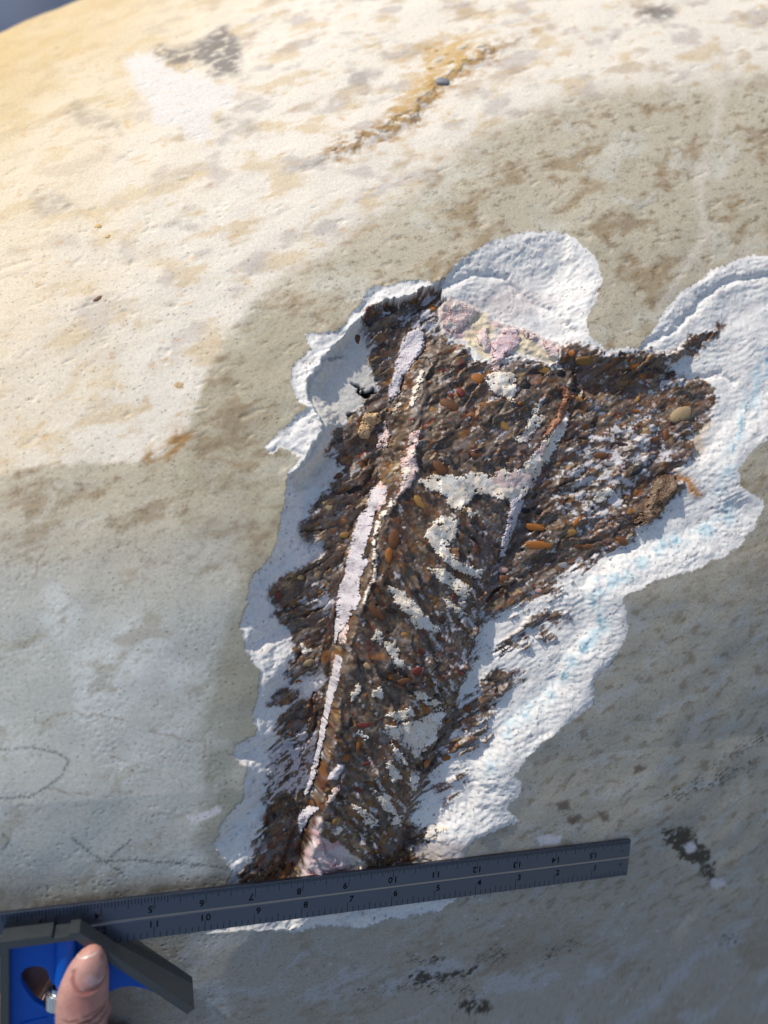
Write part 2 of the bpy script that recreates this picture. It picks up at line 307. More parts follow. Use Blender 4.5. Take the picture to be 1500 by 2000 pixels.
nC -= 1.6 * ss(.32, .62, fbm(TX / 7, TY / 4.5, 3, 80))
inm = ss(0, 10, dH); nR = nR * np.where(qx < 760, 1.7, 1.0)
facM = ss(-3, 4, samp(F_facet, wx, wy))
fine = nW * (1 - inm) + inm * ((nR * (1 - coreM)) * (1 - .75 * facM) + nC * coreM)
ledge = samp(sdf([(-420, 420), (200, 400), (430, 372), (560, 332), (660, 300), (752, 262), (808, 228), (850, 170), (930, 115), (1000, 85), (1090, 40), (1200, -40), (1300, -420), (-420, -420)], 120), wx, wy)
LW = ss(520, 640, qx) * ss(1120, 960, qx); fine += LW * (1.5 * ss(-14, 5, ledge) - 1.5 * ss(0, 110, ledge))
crk = samp(F_crack, rx, ry)
fine -= .9 * np.exp(-(crk / 5) ** 2) * ss(-.5, .2, gn(SX / 12, SY / 12, 90))
pcM = ss(-3, 3, samp(F_pinkcap, wx, wy)); lpM = ss(-3, 3, samp(F_lowpink, wx, wy))
f1p, f2p, idp = worley(BX / 5.2 + .3 * gn(BX / 2, BY / 2, 93), BY / 4.2, 9)
fine += (pcM * 1.6) * ((.55 - f1p) + .3)
fs_ = fine.reshape(NY, NX).copy()
for _ in range(3):
    fs_[1:-1] = .25 * fs_[:-2] + .5 * fs_[1:-1] + .25 * fs_[2:]; fs_[:, 1:-1] = .25 * fs_[:, :-2] + .5 * fs_[:, 1:-1] + .25 * fs_[:, 2:]
fine_s = fs_.ravel()
hv_ = (h + fine).reshape(NY, NX).copy()
for _ in range(10):
    hv_[1:-1] = .25 * hv_[:-2] + .5 * hv_[1:-1] + .25 * hv_[2:]; hv_[:, 1:-1] = .25 * hv_[:, :-2] + .5 * hv_[:, 1:-1] + .25 * hv_[:, 2:]
h_soft = hv_.ravel(); sqx, sqy = proj(P0 + N0 * h_soft[:, None])
P = P + N0 * fine[:, None]
N1 = grid_normals(P)
qx, qy = proj(P)

# ------------------------------------------------------------------ colours of the stone, with some shade and sheen painted in
print('colours')
n = len(BX)
A = lambda *c: lin(*c)
WX_ = SX + 14 * fbm(BX / 30, BY / 30, 3, 98); WY_ = SY + 12 * fbm(BX / 28, BY / 28, 3, 99)
big = fbm(BX / 60, BY / 60, 3, 101); mid = fbm(WX_ / 44, WY_ / 21, 5, 104, .55); sml = fbm(SX / 9, SY / 4.5, 4, 108); tiny = fbm(BX / 1.7, BY / 1.5, 2, 112)
C = np.tile(A(194, 184, 160), (n, 1))
C = mixc(C, A(168, 150, 120), ss(-.05, .35, mid + .5 * sml))
C = mixc(C, A(206, 201, 184), ss(.08, .34, fbm(WX_ / 46, WY_ / 28, 6, 121, .58) + .2 * sml) * .85)
C = mixc(C, A(118, 98, 68), .6 * ss(.22, .5, sml + .6 * tiny))
# cooler, smoother face below and to the left
low = ss(930, 1250, qy + 60 * big)
CL = np.tile(A(186, 188, 180), (n, 1)); CL = mixc(CL, A(206, 210, 206), ss(0, .4, big + .5 * mid)); CL = mixc(CL, A(150, 140, 116), .55 * ss(.1, .5, mid + .4 * sml))
CL = CL * (1 + .12 * ss(1250, 1650, qy))[:, None]  # left face lightened downward in colour, offsetting shade and standing in for sheen
leftm = low * ss(620, 420, qx)
C = mixc(C, CL, leftm)
CR = np.tile(A(178, 172, 156), (n, 1)); CR = mixc(CR, A(184, 187, 183), ss(.02, .32, fbm(SX / 24, SY / 12, 5, 131) + .3 * sml) * .6)
CR = mixc(CR, A(136, 122, 98), .7 * ss(.12, .42, fbm(SX / 11, SY / 5.5, 4, 135) + .3 * tiny)); 
C = mixc(C, CR, low * ss(560, 760, qx + .2 * (qy - 1300)))
bot = ss(1740, 1860, qy)
CB = np.tile(A(172, 168, 157), (n, 1)); CB = mixc(CB, A(182, 186, 188), ss(0, .3, mid)); CB = mixc(CB, A(146, 131, 108), .6 * ss(.1, .4, big + .5 * sml))
C = mixc(C, CB, bot * .8)
# darker damp halo on the left of the hollow
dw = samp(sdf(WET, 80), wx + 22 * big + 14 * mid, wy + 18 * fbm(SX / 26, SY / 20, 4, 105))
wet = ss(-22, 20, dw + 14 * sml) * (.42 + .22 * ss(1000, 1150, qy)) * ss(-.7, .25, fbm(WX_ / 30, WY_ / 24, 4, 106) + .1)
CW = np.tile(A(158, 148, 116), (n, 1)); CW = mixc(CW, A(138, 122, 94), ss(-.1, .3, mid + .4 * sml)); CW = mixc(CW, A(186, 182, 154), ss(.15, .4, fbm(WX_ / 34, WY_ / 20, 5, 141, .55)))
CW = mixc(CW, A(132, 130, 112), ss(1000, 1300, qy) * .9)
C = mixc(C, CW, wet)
# cream crust above
dc = samp(sdf(CREAM, 120), wx + 12 * mid, wy + 14 * sml)
cr = ss(-9 - 26 * ss(420, 700, qx), 10 + 26 * ss(420, 700, qx), dc + 16 * ss(420, 700, qx) * sml)
CC = np.tile(A(234, 225, 208), (n, 1)); CC = mixc(CC, A(214, 194, 158), .8 * ss(.02, .4, fbm(SX / 34, SY / 18, 4, 152) + .3 * sml)); CC = mixc(CC, A(192, 182, 172), .7 * ss(.08, .36, fbm(SX / 30, SY / 17, 5, 151)) * ss(900, 500, qy)); CC = mixc(CC, A(182, 160, 128), .6 * ss(.15, .45, fbm(SX / 40, SY / 22, 4, 153)) * ss(450, 300, qy))
yel = ss(620, 60, qx + 1.1 * qy + 120 * big)
CC = mixc(CC, A(208, 180, 120), yel * .9); CC = mixc(CC, A(226, 206, 166), (1 - yel) * ss(620, 250, qx + .4 * qy + 200 * mid) * .5)
CC = mixc(CC, A(200, 150, 86), .42 * ss(.33, .5, sml + .35 * tiny) * ss(.0, .2, big + .2))
CC = mixc(CC, A(132, 122, 110), .6 * ss(.46, .56, fbm(SX / 3.2, SY / 1.6, 2, 156)) * ss(350, 500, qy))
C = mixc(C, CC, cr)
for gi, p in enumerate(GREYSTAIN): C = mixc(C, A(112, 106, 102), (.85 if gi < 2 else .35) * ss(-14, 8, samp(sdf(p, 50), wx + 16 * sml, wy + 16 * mid)) * ss(-.55, .1, sml + tiny * .3))
C = mixc(C, A(228, 222, 214), .92 * ss(-9, 7, samp(sdf(WHITEPATCH, 40), rx, ry) + 8 * sml) * ss(-.8, -.1, sml + .4 * tiny))
C = mixc(C, A(168, 124, 60), .85 * np.exp(-((crk - 6) / 16) ** 2) * ss(-.2, .25, sml + .3 * mid))
C = mixc(C, A(110, 82, 50), .85 * np.exp(-(crk / 4.5) ** 2) * ss(-.35, .1, fbm(BX / 9, BY / 9, 3, 177)))
C = mixc(C, A(176, 142, 92), .55 * LW * np.exp(-((ledge - 4) / 11) ** 2) * ss(-.25, .25, sml + .3 * mid))
yp = samp(sdf([(830,90),(870,70),(920,80),(930,110),(880,150),(830,190),(800,220),(770,230),(780,200),(820,150)], 60), rx, ry)
C = mixc(C, A(206, 170, 104), .8 * ss(-20, 15, yp) * ss(-.3, .3, sml + .2))
pale = samp(linesdf([(1420,130),(1395,260),(1372,330),(1368,400),(1380,450),(1340,520),(1290,600)]), wx, wy)
C = mixc(C, A(214, 204, 186), .8 * np.exp(-(pale / 9) ** 2)); 
for p in BLACKSTAIN: C = mixc(C, A(34, 32, 22), .92 * ss(-6, 4, samp(sdf(p, 40), rx + 8 * sml, ry + 8 * mid)) * ss(-.2, .1, fbm(SX / 6, SY / 4, 5, 161, .65) + .02 * samp(sdf(p, 40), rx, ry)))
for p in SPOTS: C = mixc(C, A(92, 74, 62), .8 * ss(-5, 3, samp(sdf(p, 40), wx, wy)))
for p in WHITESPOTS: C = mixc(C, A(214, 212, 214), .9 * ss(-4, 3, samp(sdf(p, 40), wx, wy)))
ruler_shade = samp(linesdf([(-20,1788),(200,1758),(330,1738),(455,1716)]), wx, wy); C = mixc(C, A(104, 84, 60), .6 * np.exp(-(ruler_shade / 16) ** 2) * ss(-.5, .2, fbm(BX / 12, BY / 9, 3, 180)))  # ruler's contact shade painted brown onto the rock along its upper left edge
# pencil-like dotted hair lines and dark streaks of specks
dots = ss(-.25, .1, fbm(BX / 1.1, BY / 1.1, 2, 171))
for L in ([(0,1465),(60,1460),(110,1470),(135,1485),(120,1515),(95,1535),(60,1555),(0,1560)],[(140,1635),(175,1665),(215,1690),(240,1705)],[(185,1682),(250,1680),(330,1684),(420,1692),(455,1697)],[(0,1625),(18,1640),(10,1655),(0,1660)],[(215,1675),(255,1640)]):
    C = mixc(C, A(58, 62, 66), .85 * np.exp(-(samp(linesdf(L, 30), qx, qy) / 2.6) ** 2) * dots)
for L in ([(150,1390),(210,1400),(250,1410),(310,1430),(380,1450)],[(210,1480),(270,1490),(315,1510)],[(95,1535),(130,1550),(200,1555),(260,1548)],[(380,945),(366,990),(355,1000)],[(410,880),(460,910),(500,922)],[(60,1140),(75,1090),(95,1070)],[(150,1065),(120,1095)],[(400,1450),(395,1480),(405,1500)]):
    C = mixc(C, A(138, 108, 74), .7 * np.exp(-(samp(linesdf(L, 30), wx, wy) / 1.9) ** 2) * ss(-.3, .2, fbm(BX / 9, BY / 9, 2, 179)))
for L in ([(1380,1503),(1420,1478),(1450,1465),(1500,1432)],[(1350,1535),(1400,1530),(1440,1505),(1475,1488)],[(1300,1555),(1345,1550)],[(800,1870),(840,1880)],[(1060,1880),(1090,1850),(1130,1845)],[(960,1880),(990,1862),(930,1870)],[(1410,1840),(1430,1835)],[(1480,1450),(1510,1440)],[(700,1935),(860,1925),(930,1940)]):
    C = mixc(C, A(40, 42, 46), .9 * np.exp(-(samp(linesdf(L, 40), qx + 3 * w1, qy + 3 * w2) / 7) ** 2) * ss(-.02, .18, fbm(SX / 3.2, SY / 1.2, 3, 175)))
spk = worley(SX / 4.2, SY / 3.4, 12); C = mixc(C, A(52, 46, 40), .85 * ss(.15, .06, spk[0]) * (spk[2] > .80) * ss(450, 600, qy) * ss(-.1, .2, fbm(BX / 18, BY / 14, 2, 178)))
spk = worley(SX / 2.6, SY / 1.5, 13); C = mixc(C, A(112, 98, 76), .4 * ss(.36, .16, spk[0]) * (spk[2] > .72) * (1 - cr) * ss(-.1, .2, mid + .3))
spk = worley(BX / 13, BY / 10, 14); C = mixc(C, A(226, 226, 228), .85 * ss(.11, .07, spk[0]) * (spk[2] > .86) * ss(1650, 1750, qy) * (.4 + .5 * sml))
CFACE = C.copy()
rough = np.full(n, .62) - .10 * leftm - .07 * low + .15 * cr
# ------- white crushed fringe
CR_ = np.tile(A(243, 239, 232), (n, 1))
CR_ = mixc(CR_, A(214, 208, 206), .7 * ss(.1, .5, fbm(TX / 14, TY / 6, 4, 181)))
CR_ = mixc(CR_, A(196, 184, 178), .8 * ss(.28, .5, fbm(TX / 5, TY / 1.8, 3, 185)) * ss(.0, .3, fbm(BX / 20, BY / 20, 2, 188)))
cy = samp(linesdf(CYAN), qx + 1.4 * w1, qy + 1.4 * w2)
CR_ = mixc(CR_, A(150, 205, 222), .55 * np.exp(-(cy / 17) ** 2) * ss(-.35, .3, fbm(BX / 9, BY / 9, 3, 191)))
CR_ = mixc(CR_, A(50, 135, 165), .7 * np.exp(-(cy / 4.2) ** 2) * ss(.02, .3, fbm(BX / 10, BY / 10, 3, 194)))
orn = samp(linesdf([(1318,930),(1345,940),(1362,965)]), wx, wy); CR_ = mixc(CR_, A(196, 128, 40), .9 * np.exp(-(orn / 9) ** 2))
orn = samp(linesdf([(1380,830),(1360,850),(1365,880)]), wx, wy); CR_ = mixc(CR_, A(206, 170, 120), .6 * np.exp(-(orn / 12) ** 2))
spk = worley(BX / 6, BY / 6, 15); CR_ = mixc(CR_, A(70, 66, 66), .8 * ss(.10, .05, spk[0]) * (spk[2] > .55))
CR_ = mixc(CR_, A(228, 222, 210), facM * .9); CR_ = mixc(CR_, A(212, 204, 192), facM * .6 * ss(0, .4, fbm(BX / 16, BY / 16, 4, 198)))
lw = samp(sdf([(770,1680),(800,1650),(850,1640),(930,1650),(900,1700),(770,1720)], 40), wx, wy); CR_ = mixc(CR_, A(176, 162, 156), .7 * ss(-5, 10, lw))
C = np.where(IN[:, None], CR_, C); rough = np.where(IN, .72, rough)
# ------- dark pebbly core
K = np.tile(A(112, 96, 78), (n, 1))
K = mixc(K, A(78, 60, 43), ss(-.1, .35, fbm(TX / 13, TY / 6, 4, 201)))
K = mixc(K, A(126, 117, 112), .7 * ss(.05, .4, fbm(TX / 9, TY / 5, 4, 205)))
K = mixc(K, A(122, 100, 96), .55 * ss(.0, .35, fbm(BX / 24, BY / 24, 3, 208)) * ss(850, 960, qx + .25 * (qy - 900)))
pal = np.array([A(134, 84, 32), A(150, 104, 48), A(92, 50, 24), A(48, 34, 26), A(168, 140, 96), A(150, 142, 138), A(110, 44, 30), A(30, 26, 24)])
pi = np.minimum((ida * 8).astype(int), 7)
pm = ss(.50, .40, f1a) * ((ida * 7.7) % 1 > .74); K = mixc(K, pal[np.minimum((((ida * 37.7) % 1) * 8).astype(int), 7)], .92 * pm)
pm2 = ss(.46, .36, f1b) * ((idb * 9.3) % 1 > .72); K = mixc(K, pal[np.minimum((((idb * 53.1) % 1) * 8).astype(int), 7)], .85 * pm2)
f1c, f2c, idc = worley(BX / 1.35, BY / 1.1, 17); pm3 = ss(.5, .35, f1c) * (idc > .72); K = mixc(K, pal[np.minimum((((idc * 31.9) % 1) * 8).astype(int), 7)], .6 * pm3)
K = mixc(K, A(66, 40, 18), .7 * ss(.2, .5, fbm(TX / 10, TY / 4, 3, 211)))
K = mixc(K, A(150, 140, 134), .55 * ss(.05, .35, fbm(TX / 30, TY / 7, 4, 216)) * ss(-.2, .25, tiny + sml))
K = mixc(K, A(52, 38, 27), .75 * ss(.12, .40, fbm(TX / 22, TY / 5, 4, 217)))
K = mixc(K, A(142, 88, 34), .75 * ss(.18, .42, fbm(TX / 11, TY / 3.5, 4, 218)))
K = mixc(K, A(26, 21, 19), .8 * ss(.40, .55, fbm(TX / 6, TY / 3, 3, 219)))
# iron-brown steep flank left of the crest
xcv = ip(qy, [560,660,740,860,960,1040,1130,1220,1330,1480,1600,1760], [868,868,835,812,785,745,722,700,672,648,628,592])
fl = np.exp(-((qx - xcv - 30) / 40) ** 2) * ss(900, 1000, qy) * ss(1320, 1180, qy); K = mixc(K, A(84, 54, 26), .75 * fl * ss(-.3, .2, fbm(TX / 6, TY / 3, 3, 214)))
# white powder caught in the core
WING = ss(1060, 1110, qx) * ss(1080, 1040, qy); dust = fbm(TX / 9, TY / 3.2, 4, 221) * (1 - WING) + WING * fbm(BX / 7.5 + .5 * sml, BY / 4.2, 5, 223, .6) + .35 * tiny
thr = .43 - (.52 - .20 * WING) * ss(-22, 16, mix_zone + 30 * mid) - .16 * ss(30, 0, dC) - .10 * ss(940, 1060, qx + .1 * qy)
dm = ss(0, .09, dust - thr + .22 * np.exp(-((qx - xrq + 60) / 60) ** 2) * ss(1040, 1200, qy) * FACE)
K = mixc(K, A(214, 210, 210), .9 * dm)
C = C + (K - C) * (coreM * IN)[:, None]
rough = np.where(IN, rough + (.42 + .3 * dm - rough) * coreM, rough)
# pink crystalline cap under the top lip and pink block at the foot
cell = ss(.02, .16, f2p - f1p)
PK = np.tile(A(228, 210, 200), (n, 1)); PK = mixc(PK, A(210, 176, 176), .8 * ss(.5, .8, idp)); PK = mixc(PK, A(232, 224, 216), ss(.35, .2, idp)); PK = mixc(PK, A(176, 136, 126), (1 - cell) * .5)
C = mixc(C, PK, pcM * .95 * IN); rough = rough + (.5 - rough) * pcM
for p in CREAMCAP: C = mixc(C, A(230, 214, 180), .85 * ss(-3, 3, samp(sdf(p, 30), rx, ry)))
gcap = ss(70, 10, np.abs(qx - 990) * .5 + np.abs(qy - 590)) * IN * (1 - pcM) * (1 - coreM); C = mixc(C, A(206, 194, 190), .6 * gcap)
PL = np.tile(A(214, 196, 192), (n, 1)); PL = mixc(PL, A(208, 160, 160), ss(0, .35, fbm(BX / 8, BY / 8, 3, 231))); PL = mixc(PL, A(226, 214, 190), ss(660, 700, qx - .25 * (qy - 1650)))
C = mixc(C, PL, lpM * IN)
hole = sdf([(692,753),(705,755),(715,765),(728,757),(730,770),(718,787),(708,777),(700,767)], 30); C = mixc(C, A(16, 12, 14), ss(-2, 2, samp(hole, rx, ry)))
P = P - N1 * (4 * ss(-2, 5, samp(hole, rx, ry)))[:, None]
C = np.clip(C * (1 + .16 * tiny + .10 * fbm(BX / .9, BY / .9, 1, 241))[:, None], .004, .9)

# ------------------------------------------------------------------ materials
def new_mat(name):
    m = bpy.data.materials.new(name); m.use_nodes = True
    return m, m.node_tree, m.node_tree.nodes['Principled BSDF']
def stone(name, scale=900, bump=.25, dist=.0004, vary=.18, spec=.5, coat=0, pit=0):
    m, t, b = new_mat(name); N = t.nodes; L = t.links
    at = N.new('ShaderNodeAttribute'); at.attribute_name = 'tone'
    ar = N.new('ShaderNodeAttribute'); ar.attribute_name = 'rough'
    tc = N.new('ShaderNodeTexCoord')
    no = N.new('ShaderNodeTexNoise'); no.inputs['Scale'].default_value = scale; no.inputs['Detail'].default_value = 5; no.inputs['Roughness'].default_value = .65
    L.new(tc.outputs['Object'], no.inputs['Vector'])
    mr = N.new('ShaderNodeMapRange'); mr.inputs['From Min'].default_value = .25; mr.inputs['From Max'].default_value = .75
    mr.inputs['To Min'].default_value = 1 - vary; mr.inputs['To Max'].default_value = 1 + vary
    L.new(no.outputs['Fac'], mr.inputs['Value'])
    mx = N.new('ShaderNodeVectorMath'); mx.operation = 'SCALE'
    L.new(at.outputs['Color'], mx.inputs[0]); L.new(mr.outputs[0], mx.inputs['Scale']); L.new(mx.outputs[0], b.inputs['Base Color'])
    L.new(ar.outputs['Fac'], b.inputs['Roughness'])
    bp = N.new('ShaderNodeBump'); bp.inputs['Strength'].default_value = bump; bp.inputs['Distance'].default_value = dist
    n2 = N.new('ShaderNodeTexNoise'); n2.inputs['Scale'].default_value = scale * .6; n2.inputs['Detail'].default_value = 6; n2.inputs['Roughness'].default_value = .7
    L.new(tc.outputs['Object'], n2.inputs['Vector']); L.new(n2.outputs['Fac'], bp.inputs['Height']); L.new(bp.outputs[0], b.inputs['Normal'])
    b.inputs['Specular IOR Level'].default_value = spec; b.inputs['Coat Weight'].default_value = coat; b.inputs['Coat Roughness'].default_value = .25
    return m
M_face = stone('weathered stone', 1400, .34, .0004, .14, .5)
M_rub = stone('crushed white stone', 1500, .6, .0005, .06, .3)
M_core = stone('pebbly dark stone', 1200, .5, .0005, .22, .55, .10)
M_crust = stone('pale crust', 1500, .5, .0004, .08, .4)
M_peb = stone('pebble', 900, .5, .0005, .3, .5, .05)
def plain(name, c, rough=.5, metal=0, noise=0, scale=300, bump=0, coat=0, spec=.5):
    m, t, b = new_mat(name)
    b.inputs['Base Color'].default_value = (*c, 1); b.inputs['Roughness'].default_value = rough; b.inputs['Metallic'].default_value = metal
    b.inputs['Coat Weight'].default_value = coat; b.inputs['Specular IOR Level'].default_value = spec
    if noise:
        N = t.nodes; L = t.links; tc = N.new('ShaderNodeTexCoord'); no = N.new('ShaderNodeTexNoise'); no.inputs['Scale'].default_value = scale; no.inputs['Detail'].default_value = 4
        L.new(tc.outputs['Object'], no.inputs['Vector'])
        mr = N.new('ShaderNodeMapRange'); mr.inputs['To Min'].default_value = 1 - noise; mr.inputs['To Max'].default_value = 1 + noise
        L.new(no.outputs['Fac'], mr.inputs['Value'])
        mx = N.new('ShaderNodeVectorMath'); mx.operation = 'SCALE'; mx.inputs[0].default_value = tuple(c); L.new(mr.outputs[0], mx.inputs['Scale']); L.new(mx.outputs[0], b.inputs['Base Color'])
        m2 = N.new('ShaderNodeMapRange'); m2.inputs['To Min'].default_value = max(.05, rough - .12); m2.inputs['To Max'].default_value = rough + .12
        L.new(no.outputs['Fac'], m2.inputs['Value']); L.new(m2.outputs[0], b.inputs['Roughness'])
        if bump:
            bp = N.new('ShaderNodeBump'); bp.inputs['Strength'].default_value = bump; bp.inputs['Distance'].default_value = .0004
            L.new(no.outputs['Fac'], bp.inputs['Height']); L.new(bp.outputs[0], b.inputs['Normal'])
    return m

# ------------------------------------------------------------------ object helpers
def tag(o, label=None, cat=None, group=None, kind=None):
    for k, v in (('label', label), ('category', cat), ('group', group), ('kind', kind)):
        if v: o[k] = v
    return o
def empty(name, loc, label=None, cat=None, group=None):
    o = bpy.data.objects.new(name, None); COL.objects.link(o); o.location = loc; o.empty_display_size = .02
    return tag(o, label, cat, group)
def mesh_np(name, V, F, mat, parent=None, smooth=True, tone=None, rgh=None, origin=None):
    """V in world metres, F (m,4) or (m,3) int array"""
    V = np.asarray(V, float); F = np.asarray(F, np.int32)
    org = np.array(origin if origin is not None else (parent.location if parent else (0, 0, 0)), float)
    me = bpy.data.meshes.new(name); k = F.shape[1]
    me.vertices.add(len(V)); me.vertices.foreach_set('co', (V - org).astype(np.float32).ravel())
    me.loops.add(F.size); me.loops.foreach_set('vertex_index', F.ravel())
    me.polygons.add(len(F)); me.polygons.foreach_set('loop_start', np.arange(0, F.size, k, dtype=np.int32)); me.polygons.foreach_set('loop_total', np.full(len(F), k, np.int32))
    if smooth: me.polygons.foreach_set('use_smooth', np.ones(len(F), bool))
    me.update(); me.validate()
    if tone is not None:
        a = me.attributes.new('tone', 'FLOAT_COLOR', 'POINT'); a.data.foreach_set('color', np.concatenate([tone, np.ones((len(tone), 1))], 1).astype(np.float32).ravel())
        a = me.attributes.new('rough', 'FLOAT', 'POINT'); a.data.foreach_set('value', np.asarray(rgh, np.float32))
    me.materials.append(mat)
    o = bpy.data.objects.new(name, me); COL.objects.link(o)
    if parent: o.parent = parent
    else: o.location = tuple(org)
    return o

# ------------------------------------------------------------------ ground and blue sheet
me_s = 60
gv = np.array([[-me_s, -me_s, 0], [me_s, -me_s, 0], [me_s, me_s, 0], [-me_s, me_s, 0]])
g = mesh_np('ground', gv, [[0, 1, 2, 3]], plain('bare earth', (.16, .14, .11), .9, 0, .4, 3, .3), smooth=False); tag(g, kind='structure')
tx, ty = np.meshgrid(np.linspace(-4.5, 2, 90), np.linspace(1.2, 7, 90)); tx = tx.ravel(); ty = ty.ravel()
tz = .03 + .035 * fbm(tx * 1.7, ty * 1.2, 4, 301) + .06 * np.maximum(0, ridged(tx * .9, ty * .7, 2, 305) - .6)
idx = np.arange(90 * 90).reshape(90, 90)
q4 = lambda I: np.stack([I[:-1, :-1], I[:-1, 1:], I[1:, 1:], I[1:, :-1]], -1).reshape(-1, 4)
tp = mesh_np('tarpaulin', np.stack([tx, ty, tz], 1), q4(idx), plain('blue sheet', lin(10, 50, 88), .6, 0, .5, 2.5), origin=(-1.2, 2.5, 0))
tag(tp, 'blurred blue sheet lying on the ground beyond the pale boulder', 'tarpaulin')

# ------------------------------------------------------------------ boulder and its grid parts
print('boulder')
PW = W(P)
ctr = W([0, 0, -430])
boulder = empty('boulder', (float(ctr[0]), float(ctr[1] + .1), 0.0), 'pale weathered boulder with a white rimmed hollow broken open onto a dark pebbly core', 'boulder')
GI = np.arange(NX * NY).reshape(NY, NX); FQ = q4(GI)
vc = coreM * IN > .5; vh = IN
fcnt = vc[FQ].sum(1); hcnt = vh[FQ].sum(1)
kind = np.where(hcnt >= 2, np.where(fcnt >= 2, 2, 1), 0)
def pieces(fm, least):
    F = FQ[fm]; lab = np.arange(n)
    while True:
        m = lab[F].min(1); new = lab.copy()
        for c in range(4): np.minimum.at(new, F[:, c], m)
        new = new[new]; new = new[new]
        if (new == lab).all(): break
        lab = new
    fl = lab[F[:, 0]]; u, cnt = np.unique(fl, return_counts=True); ids = np.nonzero(fm)[0]
    o = np.argsort(-cnt)
    return [ids[fl == u[i]] for i in o if cnt[i] >= least], ids[np.isin(fl, u[cnt < least])]
core_p, loose = pieces(kind == 2, 250); kind[loose] = 1
rim_p, loose = pieces(kind == 1, 250); kind[loose] = np.where(hcnt[loose] < 2, 0, 2)
core_p, loose = pieces(kind == 2, 1)
def sub(name, fm, mat, Vw, tone, rg, extra=None):
    F = FQ[fm]; u, inv = np.unique(F, return_inverse=True)
    o = mesh_np(name, Vw[u], inv.reshape(-1, 4), mat, boulder, True, tone[u], rg[u]); return o
o_face = sub('weathered_face', kind == 0, M_face, PW, C, rough)
for i, f_ in enumerate(rim_p):
    o = sub('crushed_rim', f_, M_rub, PW, C, rough)
    if i == 0: o['label'] = 'white crushed stone around the hollow, blue stained on the right'
for i, f_ in enumerate(core_p):
    o = sub('pebbly_core', f_, M_core, PW, C, rough)
    if i == 0: o['label'] = 'dark brown ridge of pebbly stone inside the hollow'
# flanks of the boulder down to the ground
bi = np.concatenate([GI[0, :], GI[1:, -1], GI[-1, -2::-1], GI[-2:0:-1, 0]])
rows = [PW[bi]]
cxy = np.array([ctr[0], ctr[1] + .1])
for k in range(1, 9):
    t = k / 8; r = PW[bi].copy(); r[:, :2] = cxy + (r[:, :2] - cxy) * (1 + .10 * math.sin(t * 2.6)); r[:, 2] = r[:, 2] * (1 - t) + -.03 * t
    r += .012 * np.stack([gn(r[:, 0] * 14 + k, r[:, 2] * 14, 311), gn(r[:, 1] * 14, r[:, 2] * 14 + k, 312), 0 * t + 0 * r[:, 0]], 1) * min(1, t * 3); rows.append(r)
RV = np.concatenate(rows); nb = len(bi); ri = np.arange(len(RV)).reshape(9, nb); ri = np.concatenate([ri, ri[:, :1]], 1)
RF = np.stack([ri[:-1, :-1], ri[1:, :-1], ri[1:, 1:], ri[:-1, 1:]], -1).reshape(-1, 4)
mesh_np('flank', RV, RF, M_face, boulder, True, np.tile(A(168, 158, 132), (len(RV), 1)), np.full(len(RV), .8))

# pick surface points
LUT = {}
ok = (qx > -60) & (qx < 1560) & (qy > -60) & (qy < 2060)
lut = np.full((1060, 820), -1, np.int64)
sel = np.nonzero(ok)[0]; lut[((qy[sel] + 60) / 2).astype(int), ((qx[sel] + 60) / 2).astype(int)] = sel
def at(px, py):
    j = int((py + 60) / 2); i = int((px + 60) / 2)
    for r in range(6):
        w = lut[max(0, j - r):j + r + 1, max(0, i - r):i + r + 1]; w = w[w >= 0]
        if len(w): return w[len(w) // 2]
    return None
PXMM = lambda k: -P[k, 2] / FPX       # mm per photo unit at that depth
NS = grid_normals(P0 + N0 * (2.0 * 0 + h)[:, None])

